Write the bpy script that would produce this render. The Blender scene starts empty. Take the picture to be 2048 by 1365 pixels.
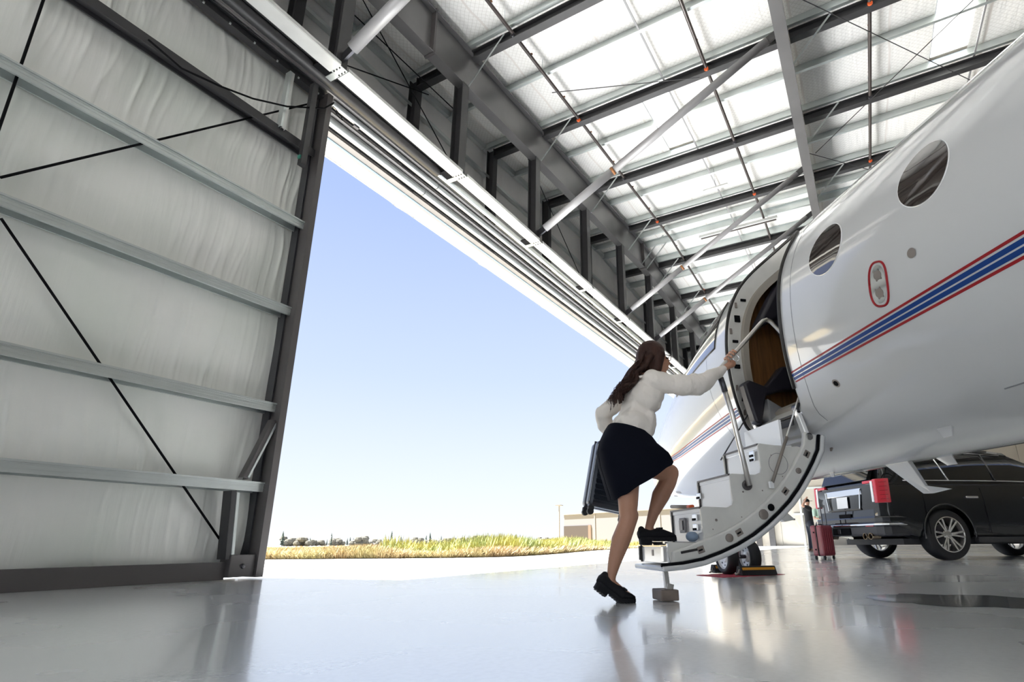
import bpy, bmesh, math, random
from mathutils import Vector, Matrix, noise
random.seed(7)
PI = math.pi
C = bpy.context.scene.collection
SC = bpy.context.scene

# ---------------------------------------------------------------- camera, sky, sun, exposure
cam_d = bpy.data.cameras.new('camera')
cam = bpy.data.objects.new('camera', cam_d); C.objects.link(cam)
PITCH, ROLL, YAW = 0.308288, -0.009007, 0.496805
_f = Vector((math.cos(PITCH)*math.cos(YAW), math.cos(PITCH)*math.sin(YAW), math.sin(PITCH)))
_r = Vector((math.sin(YAW), -math.cos(YAW), 0)); _u = _r.cross(_f)
_rr = _r*math.cos(ROLL)+_u*math.sin(ROLL); _uu = -_r*math.sin(ROLL)+_u*math.cos(ROLL)
cam.matrix_world = Matrix(((_rr.x, _uu.x, -_f.x, 0), (_rr.y, _uu.y, -_f.y, 0), (_rr.z, _uu.z, -_f.z, 0.36), (0, 0, 0, 1)))
cam_d.sensor_width = 36; cam_d.lens = 1101.2*36/2048
cam_d.shift_x = (1024-1127.46)/2048; cam_d.shift_y = (736.28-682.5)/2048
cam_d.clip_start = 0.05; cam_d.clip_end = 2000
SC.camera = cam

world = bpy.data.worlds.new('sky'); SC.world = world; world.use_nodes = True
nt = world.node_tree; bg = nt.nodes['Background']
tc = nt.nodes.new('ShaderNodeTexCoord'); sp = nt.nodes.new('ShaderNodeSeparateXYZ'); rp = nt.nodes.new('ShaderNodeValToRGB')
nt.links.new(tc.outputs['Generated'], sp.inputs[0]); nt.links.new(sp.outputs['Z'], rp.inputs['Fac']); nt.links.new(rp.outputs['Color'], bg.inputs['Color'])
el = rp.color_ramp.elements
el[0].position = 0.0; el[0].color = (0.93, 0.965, 1.0, 1)
el[1].position = 1.0; el[1].color = (0.26, 0.40, 0.82, 1)
for pos, c in ((0.10, (0.82, 0.90, 1.0)), (0.28, (0.62, 0.74, 1.0)), (0.55, (0.44, 0.57, 0.97))):
    e = el.new(pos); e.color = (*c, 1)
bg.inputs['Strength'].default_value = 0.86

sun_d = bpy.data.lights.new('sun', 'SUN'); sun = bpy.data.objects.new('sun', sun_d); C.objects.link(sun)
sun_d.energy = 33.0; sun_d.angle = 0.0093; sun_d.color = (1.0, 0.985, 0.955)
_sd = Vector((-0.48, 3.27, 7.0)).normalized()
sun.rotation_euler = _sd.to_track_quat('Z', 'Y').to_euler(); sun.location = (0, 30, 40)

SC.view_settings.view_transform = 'Standard'; SC.view_settings.look = 'None'
SC.view_settings.gamma = 1.0; SC.view_settings.use_curve_mapping = False
SC.view_settings.exposure = 0.36
SC.cycles.use_denoising = True
SC.cycles.max_bounces = 14; SC.cycles.diffuse_bounces = 8; SC.cycles.glossy_bounces = 6
SC.cycles.caustics_reflective = True; SC.cycles.blur_glossy = 1.0; SC.cycles.caustics_refractive = False
SC.cycles.sample_clamp_indirect = 40.0

# ---------------------------------------------------------------- materials
def mat(name, col, rough=0.5, metal=0.0, coat=0.0, spec=0.5, var=0.0, vscale=4.0, vstretch=(1, 1, 1), bump=0.0, bscale=20.0, bstretch=(1, 1, 1), rvar=0.0, col2=None):
    m = bpy.data.materials.new(name); m.use_nodes = True
    n = m.node_tree.nodes; l = m.node_tree.links; b = n['Principled BSDF']
    b.inputs['Base Color'].default_value = (*col, 1); b.inputs['Roughness'].default_value = rough
    b.inputs['Metallic'].default_value = metal; b.inputs['Coat Weight'].default_value = coat
    b.inputs['Coat Roughness'].default_value = 0.04
    b.inputs['Specular IOR Level'].default_value = spec
    tcn = n.new('ShaderNodeTexCoord')
    def nz(scale, stretch, detail=4):
        mp = n.new('ShaderNodeMapping'); mp.inputs['Scale'].default_value = stretch
        t = n.new('ShaderNodeTexNoise'); t.inputs['Scale'].default_value = scale; t.inputs['Detail'].default_value = detail
        l.new(tcn.outputs['Object'], mp.inputs[0]); l.new(mp.outputs[0], t.inputs['Vector']); return t
    if var > 0 or col2:
        t = nz(vscale, vstretch)
        mx = n.new('ShaderNodeMix'); mx.data_type = 'RGBA'
        c2 = col2 or tuple(max(0, c*(1-var)) for c in col)
        mx.inputs[6].default_value = (*col, 1); mx.inputs[7].default_value = (*c2, 1)
        r = n.new('ShaderNodeMapRange'); r.inputs[1].default_value = 0.35; r.inputs[2].default_value = 0.7
        l.new(t.outputs['Fac'], r.inputs[0]); l.new(r.outputs[0], mx.inputs[0]); l.new(mx.outputs[2], b.inputs['Base Color'])
        if rvar:
            r2 = n.new('ShaderNodeMapRange'); r2.inputs[3].default_value = rough; r2.inputs[4].default_value = rough+rvar
            l.new(t.outputs['Fac'], r2.inputs[0]); l.new(r2.outputs[0], b.inputs['Roughness'])
    if bump > 0:
        t = nz(bscale, bstretch); bp = n.new('ShaderNodeBump'); bp.inputs['Strength'].default_value = 1.0; bp.inputs['Distance'].default_value = bump
        l.new(t.outputs['Fac'], bp.inputs['Height']); l.new(bp.outputs[0], b.inputs['Normal'])
    return m

M = {}
M['wallfoil'] = mat('wall_insulation_facing', (0.80, 0.80, 0.77), 0.34, 0.12, var=0.14, vscale=.8, bump=0.004, bscale=3.0, bstretch=(7, 7, 0.5), col2=(0.70, 0.73, 0.68))
M['upfoil'] = mat('upper_wall_insulation', (0.80, 0.785, 0.77), 0.5, 0.0, var=0.1, vscale=1.5, bump=0.01, bscale=2.0, bstretch=(6, 6, 1))
M['galv'] = mat('galvanised_steel', (0.62, 0.66, 0.65), 0.26, 0.75, var=0.12, vscale=2.0, vstretch=(1, 1, 1), rvar=0.15)
M['galv_white'] = mat('bright_galvanised_steel', (0.70, 0.70, 0.68), 0.36, 0.25, var=0.12, vscale=3.0)
M['soffit'] = mat('soffit_grey_metal', (0.22, 0.21, 0.205), 0.5, var=0.1)
M['tube'] = mat('rolled_track_metal', (0.44, 0.46, 0.46), 0.30, 0.5, var=0.2, vscale=1.5, vstretch=(.3, 3, 3))
M['sleeve'] = mat('pale_strut_sleeve', (0.36, 0.355, 0.36), 0.4, 0.15)
M['deep'] = mat('lining_painted_as_unlit', (0.22, 0.22, 0.21), 0.7)  # dark colour stands in for the unlit depth of the hangar
M['dark'] = mat('dark_grey_steel_paint', (0.035, 0.034, 0.036), 0.45, 0.0, var=0.2, vscale=5)
M['rafter'] = mat('charcoal_steel_paint', (0.175, 0.170, 0.172), 0.34, 0.35, var=0.25, vscale=0.8)
M['jamb'] = mat('brown_grey_steel_paint', (0.075, 0.068, 0.068), 0.4)
M['strut'] = mat('grey_strut_paint', (0.27, 0.265, 0.27), 0.42, 0.1)
M['black'] = mat('matt_black', (0.005, 0.005, 0.006), 0.8, spec=0.1)
M['rust'] = mat('rusty_orange', (0.33, 0.14, 0.05), 0.7, var=0.4, vscale=30)
M['orange'] = mat('orange_coupling', (0.8, 0.13, 0.03), 0.5)
M['pipe'] = mat('brown_black_pipe', (0.055, 0.042, 0.038), 0.45)
M['fascia'] = mat('white_fascia_panel', (0.62, 0.60, 0.55), 0.5)
M['white'] = mat('white_gloss_paint', (0.56, 0.563, 0.56), 0.14, 0.0, coat=0.6, spec=0.5)
M['white_in'] = mat('white_door_paint', (0.66, 0.65, 0.61), 0.3, coat=0.2, var=0.10, vscale=7)
M['whitesteel'] = mat('white_step_riser_paint', (0.84, 0.84, 0.83), 0.16, 0.15)
M['chrome'] = mat('polished_metal', (0.80, 0.80, 0.80), 0.08, 1.0)
M['brushed'] = mat('brushed_tube_metal', (0.62, 0.60, 0.57), 0.28, 0.9)
M['rubber'] = mat('black_rubber', (0.02, 0.02, 0.021), 0.62, bump=0.0006, bscale=90)
M['gasket'] = mat('dark_door_gasket', (0.025, 0.022, 0.02), 0.5)
M['red'] = mat('stripe_red', (0.30, 0.012, 0.016), 0.35, spec=0.25)
M['blue'] = mat('stripe_blue', (0.005, 0.042, 0.20), 0.35, spec=0.25)
M['glass'] = mat('dark_cabin_glass', (0.045, 0.035, 0.03), 0.04, 0.0, coat=1.0, spec=0.8)
M['carblack'] = mat('black_car_paint', (0.004, 0.005, 0.007), 0.08, 0.0, coat=1.0, spec=0.35)
M['carglass'] = mat('tinted_car_glass', (0.004, 0.005, 0.006), 0.03, 0.0, coat=0.3)
M['carplastic'] = mat('dark_car_plastic', (0.045, 0.045, 0.05), 0.5)
M['taillight'] = mat('red_tail_lamp', (0.55, 0.01, 0.03), 0.12, coat=1.0)
M['plate'] = mat('plain_white_plate', (0.78, 0.80, 0.82), 0.4)
M['bronze'] = mat('brown_tinted_exhaust_metal', (0.42, 0.33, 0.24), 0.25, 1.0)
M['alloy'] = mat('silver_alloy', (0.72, 0.71, 0.69), 0.2, 0.9)
M['darkmetal'] = mat('dark_metal', (0.10, 0.10, 0.11), 0.35, 0.8)
M['skin'] = mat('brown_skin', (0.42, 0.215, 0.135), 0.45, var=0.12, vscale=9)
M['skin2'] = mat('light_skin', (0.62, 0.36, 0.26), 0.5)
M['blouse'] = mat('cream_blouse_fabric', (0.72, 0.67, 0.61), 0.75, bump=0.009, bscale=9, bstretch=(1, 2.4, .8))
M['skirt'] = mat('navy_skirt_fabric', (0.004, 0.005, 0.010), 0.9, spec=0.1)
M['hair'] = mat('dark_brown_hair', (0.050, 0.021, 0.014), 0.55, spec=0.25, var=0.5, vscale=30, vstretch=(1, 1, .2), bump=0.004, bscale=60, bstretch=(1, 1, .15))
M['shoe'] = mat('black_suede', (0.010, 0.010, 0.012), 0.75, spec=0.25)
M['tshirt'] = mat('black_cotton', (0.012, 0.012, 0.014), 0.8)
M['denim'] = mat('dark_navy_denim', (0.018, 0.022, 0.035), 0.8)
M['green'] = mat('pale_mint_cotton', (0.50, 0.68, 0.55), 0.8)
M['brownleather'] = mat('brown_leather', (0.16, 0.085, 0.045), 0.6)
M['caseblack'] = mat('dark_navy_case_shell', (0.014, 0.018, 0.026), 0.3, coat=0.3)
M['casered'] = mat('burgundy_case_shell', (0.27, 0.045, 0.06), 0.35, coat=0.3)
M['redmat'] = mat('dark_red_carpet', (0.36, 0.015, 0.035), 0.8)
M['yellow'] = mat('orange_yellow_tape', (0.75, 0.33, 0.02), 0.5)
M['woodblock'] = mat('taupe_wood_block', (0.20, 0.155, 0.125), 0.55, var=0.3, vscale=10)
M['wood'] = mat('brown_cabin_veneer', (0.20, 0.095, 0.032), 0.32, coat=0.3, var=0.5, vscale=6, vstretch=(6, 6, .5))
M['leather'] = mat('dark_cabin_leather', (0.018, 0.016, 0.022), 0.45)
M['cabin'] = mat('cabin_lining', (0.30, 0.27, 0.23), 0.6)
M['conc'] = mat('sunlit_concrete', (0.38, 0.37, 0.35), 0.8, var=0.12, vscale=0.5)
M['dryground'] = mat('dry_grass_ground', (0.52, 0.40, 0.19), 0.9, var=0.3, vscale=0.6)
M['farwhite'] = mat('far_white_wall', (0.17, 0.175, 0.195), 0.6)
M['fartan'] = mat('far_tan_door', (0.05, 0.042, 0.04), 0.6)
M['conifer'] = mat('far_conifer_green', (0.050, 0.068, 0.052), 0.9, var=0.3, vscale=2)
M['farbrush'] = mat('far_brown_brush', (0.085, 0.08, 0.06), 0.9, var=0.3, vscale=2)
M['tanwall'] = mat('tan_far_wall_lining', (0.40, 0.37, 0.32), 0.55, var=0.08, vscale=0.7)
M['vent'] = mat('grey_vent', (0.22, 0.22, 0.23), 0.5)
M['steelring'] = mat('dull_steel', (0.26, 0.225, 0.20), 0.5, 0.4)
M['bluecloth'] = mat('blue_grey_rubber_stop', (0.22, 0.30, 0.40), 0.5)

def floor_mat():
    m = bpy.data.materials.new('polished_epoxy_floor'); m.use_nodes = True
    n = m.node_tree.nodes; l = m.node_tree.links; b = n['Principled BSDF']
    t = n.new('ShaderNodeTexCoord')
    a = n.new('ShaderNodeTexNoise'); a.inputs['Scale'].default_value = 0.7; a.inputs['Detail'].default_value = 8
    f = n.new('ShaderNodeTexNoise'); f.inputs['Scale'].default_value = 40; f.inputs['Detail'].default_value = 6
    l.new(t.outputs['Object'], a.inputs['Vector']); l.new(t.outputs['Object'], f.inputs['Vector'])
    r = n.new('ShaderNodeValToRGB'); r.color_ramp.elements[0].position = 0.3; r.color_ramp.elements[0].color = (0.85, 0.875, 0.895, 1)
    r.color_ramp.elements[1].position = 0.7; r.color_ramp.elements[1].color = (0.89, 0.915, 0.935, 1)
    l.new(a.outputs['Fac'], r.inputs['Fac'])
    mx = n.new('ShaderNodeMix'); mx.data_type = 'RGBA'; mx.blend_type = 'MULTIPLY'; mx.inputs[0].default_value = 1.0
    r3 = n.new('ShaderNodeMapRange'); r3.inputs[1].default_value = 0.3; r3.inputs[2].default_value = 0.6; r3.inputs[3].default_value = 0.93; r3.inputs[4].default_value = 1.0
    l.new(f.outputs['Fac'], r3.inputs[0]); l.new(r.outputs['Color'], mx.inputs[6]); l.new(r3.outputs[0], mx.inputs[7])
    l.new(mx.outputs[2], b.inputs['Base Color'])
    r2 = n.new('ShaderNodeMapRange'); r2.inputs[3].default_value = 0.24; r2.inputs[4].default_value = 0.31
    l.new(a.outputs['Fac'], r2.inputs[0]); l.new(r2.outputs[0], b.inputs['Roughness'])
    b.inputs['Metallic'].default_value = 0.45; b.inputs['Coat Weight'].default_value = 0.8; b.inputs['Coat Roughness'].default_value = 0.10; b.inputs['Coat IOR'].default_value = 1.5; b.inputs['Coat Tint'].default_value = (1, 1, 1, 1)
    bp = n.new('ShaderNodeBump'); bp.inputs['Distance'].default_value = 0.0012
    l.new(f.outputs['Fac'], bp.inputs['Height']); l.new(bp.outputs[0], b.inputs['Normal'])
    return m
M['floor'] = floor_mat()

def roof_mat():
    m = bpy.data.materials.new('roof_insulation_with_wire_net'); m.use_nodes = True
    n = m.node_tree.nodes; l = m.node_tree.links; b = n['Principled BSDF']
    b.inputs['Roughness'].default_value = 0.55
    t = n.new('ShaderNodeTexCoord'); s = n.new('ShaderNodeSeparateXYZ')
    w = n.new('ShaderNodeTexNoise'); w.inputs['Scale'].default_value = 1.2
    l.new(t.outputs['Object'], w.inputs['Vector'])
    add = n.new('ShaderNodeVectorMath'); add.operation = 'MULTIPLY_ADD'; add.inputs[1].default_value = (0.12, 0.12, 0)
    l.new(w.outputs['Color'], add.inputs[0]); l.new(t.outputs['Object'], add.inputs[2]); l.new(add.outputs[0], s.inputs[0])
    def line(src, per, width):
        d = n.new('ShaderNodeMath'); d.operation = 'DIVIDE'; d.inputs[1].default_value = per; l.new(src, d.inputs[0])
        fr = n.new('ShaderNodeMath'); fr.operation = 'FRACT'; l.new(d.outputs[0], fr.inputs[0])
        c = n.new('ShaderNodeMath'); c.operation = 'LESS_THAN'; c.inputs[1].default_value = width/per; l.new(fr.outputs[0], c.inputs[0]); return c.outputs[0]
    sub = n.new('ShaderNodeMath'); sub.operation = 'SUBTRACT'; l.new(s.outputs['X'], sub.inputs[0]); l.new(s.outputs['Y'], sub.inputs[1])
    adn = n.new('ShaderNodeMath'); adn.operation = 'ADD'; l.new(s.outputs['X'], adn.inputs[0]); l.new(s.outputs['Y'], adn.inputs[1])
    mx1 = n.new('ShaderNodeMath'); mx1.operation = 'MAXIMUM'; l.new(line(sub.outputs[0], 0.11, 0.009), mx1.inputs[0]); l.new(line(adn.outputs[0], 0.11, 0.009), mx1.inputs[1])
    seam = line(s.outputs['Y'], 1.83, 0.045)
    c1 = n.new('ShaderNodeMix'); c1.data_type = 'RGBA'; c1.inputs[6].default_value = (0.86, 0.845, 0.815, 1); c1.inputs[7].default_value = (0.66, 0.64, 0.60, 1); l.new(mx1.outputs[0], c1.inputs[0])
    c2 = n.new('ShaderNodeMix'); c2.data_type = 'RGBA'; c2.inputs[7].default_value = (0.74, 0.70, 0.66, 1); l.new(seam, c2.inputs[0]); l.new(c1.outputs[2], c2.inputs[6])
    l.new(c2.outputs[2], b.inputs['Base Color'])
    wr = n.new('ShaderNodeTexNoise'); wr.inputs['Scale'].default_value = 3; mp = n.new('ShaderNodeMapping'); mp.inputs['Scale'].default_value = (0.4, 3, 1)
    l.new(t.outputs['Object'], mp.inputs[0]); l.new(mp.outputs[0], wr.inputs['Vector'])
    bp = n.new('ShaderNodeBump'); bp.inputs['Distance'].default_value = 0.02; l.new(wr.outputs['Fac'], bp.inputs['Height']); l.new(bp.outputs[0], b.inputs['Normal'])
    return m
M['roof'] = roof_mat()

def translucent(name, col):
    m = bpy.data.materials.new(name); m.use_nodes = True
    n = m.node_tree.nodes; l = m.node_tree.links
    for x in list(n): n.remove(x)
    o = n.new('ShaderNodeOutputMaterial'); a = n.new('ShaderNodeBsdfTranslucent'); d = n.new('ShaderNodeBsdfDiffuse'); mx = n.new('ShaderNodeMixShader')
    a.inputs[0].default_value = (*col, 1); d.inputs[0].default_value = (*col, 1); mx.inputs[0].default_value = 0.4
    l.new(a.outputs[0], mx.inputs[1]); l.new(d.outputs[0], mx.inputs[2]); l.new(mx.outputs[0], o.inputs[0]); return m
M['skylight'] = translucent('translucent_skylight_sheet', (0.75, 0.76, 0.72))
def blade_mat(name, c1, c2):
    m = bpy.data.materials.new(name); m.use_nodes = True
    n = m.node_tree.nodes; l = m.node_tree.links; b = n['Principled BSDF']; b.inputs['Roughness'].default_value = 0.8
    t = n.new('ShaderNodeTexCoord'); w = n.new('ShaderNodeTexNoise'); w.inputs['Scale'].default_value = 0.9; w.inputs['Detail'].default_value = 5
    l.new(t.outputs['Object'], w.inputs['Vector']); r = n.new('ShaderNodeValToRGB')
    r.color_ramp.elements[0].position = 0.38; r.color_ramp.elements[0].color = (*c1, 1); r.color_ramp.elements[1].position = 0.62; r.color_ramp.elements[1].color = (*c2, 1)
    l.new(w.outputs['Fac'], r.inputs['Fac']); l.new(r.outputs['Color'], b.inputs['Base Color']); return m
M['drygrass'] = blade_mat('dry_golden_grass', (0.42, 0.31, 0.17), (0.38, 0.33, 0.16))
M['weeds'] = blade_mat('yellow_green_weeds', (0.46, 0.41, 0.10), (0.28, 0.32, 0.12))

# ---------------------------------------------------------------- geometry helpers
class MB:
    def __init__(s): s.v = []; s.f = []
    def add(s, vs, fs):
        n = len(s.v); s.v += [tuple(v) for v in vs]; s.f += [tuple(i+n for i in f) for f in fs]; return s
    def box(s, c, d, rot=None):
        c = Vector(c); vs = []
        for x in (-.5, .5):
            for y in (-.5, .5):
                for z in (-.5, .5):
                    p = Vector((x*d[0], y*d[1], z*d[2]))
                    if rot: p = rot @ p
                    vs.append(c+p)
        return s.add(vs, [(0, 1, 3, 2), (4, 6, 7, 5), (0, 4, 5, 1), (2, 3, 7, 6), (0, 2, 6, 4), (1, 5, 7, 3)])
    def bar(s, a, b, w, h, up=(0, 0, 1)):
        a = Vector(a); b = Vector(b); d = (b-a); L = d.length; d.normalize(); upv = Vector(up)
        x = d.cross(upv)
        if x.length < 1e-4: x = d.cross(Vector((1, 0, 0)))
        x.normalize(); y = x.cross(d).normalized(); vs = []
        for p in (a, b):
            for (i, j) in ((-.5, -.5), (.5, -.5), (.5, .5), (-.5, .5)): vs.append(p+x*i*w+y*j*h)
        return s.add(vs, [(3, 2, 1, 0), (4, 5, 6, 7), (0, 1, 5, 4), (1, 2, 6, 5), (2, 3, 7, 6), (3, 0, 4, 7)])
    def tube(s, pts, r, n=12, cap=True):
        pts = [Vector(p) for p in pts]; k = len(pts); rs = r if isinstance(r, (list, tuple)) else [r]*k
        t0 = (pts[1]-pts[0]).normalized(); ref = Vector((0, 0, 1)) if abs(t0.z) < .9 else Vector((1, 0, 0))
        x = t0.cross(ref).normalized(); vs = []; base = []
        for i, p in enumerate(pts):
            t = (pts[min(i+1, k-1)]-pts[max(i-1, 0)]).normalized()
            x = (x-t*x.dot(t)).normalized(); y = t.cross(x)
            for j in range(n):
                a = 2*PI*j/n; vs.append(p+(x*math.cos(a)+y*math.sin(a))*rs[i])
        fs = [(i*n+j, i*n+(j+1) % n, (i+1)*n+(j+1) % n, (i+1)*n+j) for i in range(k-1) for j in range(n)]
        if cap: fs += [tuple(range(n))[::-1], tuple(range((k-1)*n, k*n))]
        return s.add(vs, fs)
    def prism(s, poly, axis_fn, a, b):
        """poly: list of 2-D points; axis_fn(u,v,t) gives the 3-D point; a..b is the extrusion range"""
        n = len(poly); vs = [axis_fn(u, v, a) for u, v in poly]+[axis_fn(u, v, b) for u, v in poly]
        fs = [tuple(range(n))[::-1], tuple(range(n, 2*n))]+[(i, (i+1) % n, n+(i+1) % n, n+i) for i in range(n)]
        return s.add(vs, fs)
    def lathe(s, prof, o, ax, n=32, closed=False, ends=True):
        o = Vector(o); ax = Vector(ax).normalized(); ref = Vector((0, 0, 1)) if abs(ax.z) < .9 else Vector((1, 0, 0))
        x = ax.cross(ref).normalized(); y = ax.cross(x); vs = []
        for (r, h) in prof:
            for j in range(n):
                a = 2*PI*j/n; vs.append(o+ax*h+(x*math.cos(a)+y*math.sin(a))*r)
        k = len(prof); fs = []
        for i in range(k if closed else k-1):
            i2 = (i+1) % k
            fs += [(i*n+j, i*n+(j+1) % n, i2*n+(j+1) % n, i2*n+j) for j in range(n)]
        if not closed and ends: fs += [tuple(range(n))[::-1], tuple(range((k-1)*n, k*n))]
        return s.add(vs, fs)
    def grid(s, fn, nu, nv, wrap=False):
        vs = [fn(i/(nu-1), j/(nv-1)) for i in range(nu) for j in range(nv)]
        return s.add(vs, [(i*nv+j, (i+1)*nv+j, (i+1)*nv+j+1, i*nv+j+1) for i in range(nu-1) for j in range(nv-1)])
    def ell(s, c, r, n=16, rot=None):
        c = Vector(c); vs = []; m = n//2
        for i in range(1, m):
            th = PI*i/m
            for j in range(n):
                a = 2*PI*j/n; p = Vector((r[0]*math.sin(th)*math.cos(a), r[1]*math.sin(th)*math.sin(a), r[2]*math.cos(th)))
                vs.append(c+(rot @ p if rot else p))
        k = len(vs); pa = Vector((0, 0, r[2])); pb = -pa
        vs += [c+(rot @ pa if rot else pa), c+(rot @ pb if rot else pb)]
        fs = [(i*n+j, (i+1)*n+j, (i+1)*n+(j+1) % n, i*n+(j+1) % n) for i in range(m-2) for j in range(n)]
        fs += [(k, j, (j+1) % n) for j in range(n)]+[(k+1, (m-2)*n+(j+1) % n, (m-2)*n+j) for j in range(n)]
        return s.add(vs, fs)
    def cap(s, a, ra, b, rb, n=14):
        a = Vector(a); b = Vector(b); d = (b-a).normalized(); pts = []; rs = []
        for k in range(5):
            t = k/4*PI/2; pts.append(a-d*ra*math.cos(t)*.98); rs.append(max(ra*math.sin(t), .0008))
        for k in range(5):
            t = k/4*PI/2; pts.append(b+d*rb*math.sin(t)*.98); rs.append(max(rb*math.cos(t), .0008))
        return s.tube(pts, rs, n)
    def chain(s, pr):
        for (a, ra), (b, rb) in zip(pr[:-1], pr[1:]): s.cap(a, ra, b, rb)
        return s
    def build(s, name, m, parent=None, smooth=False, org=None, kind=None, angle=None, label=None):
        me = bpy.data.meshes.new(name)
        o3 = Vector(org) if org else None
        vs = [tuple(Vector(v)-o3) for v in s.v] if o3 else s.v
        me.from_pydata(vs, [], s.f)
        bm = bmesh.new(); bm.from_mesh(me); bmesh.ops.recalc_face_normals(bm, faces=bm.faces); bm.to_mesh(me); bm.free()
        me.materials.append(M[m] if isinstance(m, str) else m)
        o = bpy.data.objects.new(name, me); C.objects.link(o)
        if smooth:
            me.polygons.foreach_set('use_smooth', [True]*len(me.polygons))
            if angle is not None: me.set_sharp_from_angle(angle=angle)
        if parent: o.parent = parent
        if kind: o['kind'] = kind
        if label: o['label'] = label
        return o

def empty(name, loc=(0, 0, 0), rz=0.0):
    o = bpy.data.objects.new(name, None); C.objects.link(o); o.location = loc; o.rotation_euler = (0, 0, rz); o.empty_display_size = 0.2
    return o
def tag(o, label, cat, group=None, kind=None):
    o['label'] = label; o['category'] = cat
    if group: o['group'] = group
    if kind: o['kind'] = kind
    return o
def structure(o, label, cat='structure'):
    o['kind'] = 'structure'; o['label'] = label; o['category'] = cat; return o
def bevel(o, w, seg=2):
    m = o.modifiers.new('bevel', 'BEVEL'); m.width = w; m.segments = seg; m.limit_method = 'ANGLE'; m.angle_limit = 0.6; return o
def remesh(o, vox, it=4):
    m = o.modifiers.new('remesh', 'REMESH'); m.mode = 'VOXEL'; m.voxel_size = vox; m.use_smooth_shade = True
    if it:
        k = o.modifiers.new('smooth', 'SMOOTH'); k.iterations = it; k.factor = 0.5
    return o
def bake(o):
    """apply an object's modifiers to its mesh"""
    dg = bpy.context.evaluated_depsgraph_get(); dg.update(); me = bpy.data.meshes.new_from_object(o.evaluated_get(dg)); o.modifiers.clear(); o.data = me; return o
def roof_z(x): return 9.765+0.0625*x if x < 17.1 else 10.834-0.0625*(x-17.1)

# ================================================================ SETTING
def ibeam(mb, a, b, depth, width, tf=0.02, tw=0.014, up=(0, 0, 1)):
    """web runs along up; a-b is the centre line"""
    a = Vector(a); b = Vector(b); d = (b-a).normalized(); upv = Vector(up); x = d.cross(upv).normalized(); y = x.cross(d).normalized()
    mb.bar(a, b, tw, depth-2*tf, up)
    for s in (-1, 1): mb.bar(a+y*s*(depth-tf)/2, b+y*s*(depth-tf)/2, width, tf, up)
    return mb
XE, YD = 47.7, 6.5
# floor and ground outside
MB().add([(-16, -16, 0), (XE, -16, 0), (XE, 7.85, 0), (-16, 7.85, 0)], [(0, 1, 2, 3)]).build('floor', 'floor', kind='structure')
MB().add([(-200, 7.85, -.012), (400, 7.85, -.012), (400, 400, -.012), (-200, 400, -.012)], [(0, 1, 2, 3)]).build('ground_apron', 'conc', kind='structure')
MB().add([(-200, -300, -.012), (-16, -300, -.012), (-16, 7.85, -.012), (-200, 7.85, -.012), (400, -300, -.012), (400, -16, -.012), (-16, -16, -.012)], [(0, 1, 2, 3), (1, 4, 5, 6)]).build('ground_apron', 'conc', kind='structure')
GB = [(-60, 60), (4, 27), (10.44, 15.35), (10.92, 14.06), (11.58, 13.22), (12.07, 11.79), (12.78, 10.61), (13.5, 9.9), (14.67, 9.6), (17.46, 10.07), (25.42, 12.42), (33.48, 13.93), (39.38, 14.83), (60, 19), (120, 32)]
MB().add([(x, y, 0.004) for x, y in GB]+[(120, 320, .004), (-60, 320, .004)], [tuple(range(len(GB)+2))]).build('ground_field', 'dryground', kind='structure')
# kerb-like dark expansion joint at the hangar threshold
MB().box((20, 7.85, 0.002), (72, .05, .006)).build('trim_1', 'jamb', kind='structure')

# ---- sliding door leaf on the left
door = empty('door_1'); door['kind'] = 'structure'; door['label'] = 'tall grey insulated sliding hangar door leaf on the left with steel girts'
BZ = [0.2, 1.03, 2.02, 3.35, 4.67, 5.9, 6.98]
XL, XR = -5.0, 4.24
def crease(x, z, k):
    """soft vertical pleats and billows of the insulation facing"""
    big = noise.noise(Vector((x*1.3+k*9, z*.45, k)))*.045
    wob = noise.noise(Vector((x*.7, z*.9, 3+k)))*.7
    env = min(1, max(0, noise.noise(Vector((x*.75+k*3, z*.6, 20+k)))*2.2+.35))
    r1 = (1-abs(noise.noise(Vector((x*3.6+wob+k*4, z*.28, 7+k))))*2.2); r2 = (1-abs(noise.noise(Vector((x*9+wob*2+k*7, z*.5, 13+k))))*2.2)
    return big+(max(0, r1)**5*.017+max(0, r2)**3*.008)*(.15+env)
for k in range(6):
    z0, z1 = BZ[k]-.02, BZ[k+1]+.02; nu, nv = 420, 26
    def fn(u, v, z0=z0, z1=z1, k=k):
        x = -1.2+(XR+1.2)*u; z = z0+(z1-z0)*v; e = math.sin(PI*min(max(v, 0), 1))**.35
        pin = math.sin(PI*v)
        return (x, 6.695-.02*pin-crease(x, z, k)*e, z)
    MB().grid(fn, nu, nv).build('insulation_sheet', 'wallfoil', door, smooth=True)
MB().box(((XL-1.2)/2, 6.68, 3.6), (-1.2-XL, .02, 6.8)).build('insulation_sheet', 'wallfoil', door)
MB().box(((XL+XR)/2, 6.75, 3.55), (XR-XL, .04, 7.08)).build('outer_skin', 'fascia', door)
def girt_profile(zt, m, w=.15, h=.105):
    mb = MB(); t = .006
    # web under, face flange turned down with a rolled lip, small upper lip
    mb.box(((XL+XR)/2, 6.62-w/2, zt-.012), (XR-XL, w, t))
    mb.box(((XL+XR)/2, 6.62-w, zt-h/2), (XR-XL, t, h))
    mb.box(((XL+XR)/2, 6.62-w+.012, zt-h), (XR-XL, .026, t))
    mb.box(((XL+XR)/2, 6.62-w-.010, zt-.004), (XR-XL, .022, .02))
    for q in (.3, .62): mb.box(((XL+XR)/2, 6.62-w-.004, zt-h*q), (XR-XL, .010, .007))
    mb.box(((XL+XR)/2, 6.63, zt-.05), (XR-XL, .02, .13))
    return mb
for zt in BZ[1:5]:
    girt_profile(zt+.06, 'galv').build('girt', 'galv', door)
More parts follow.
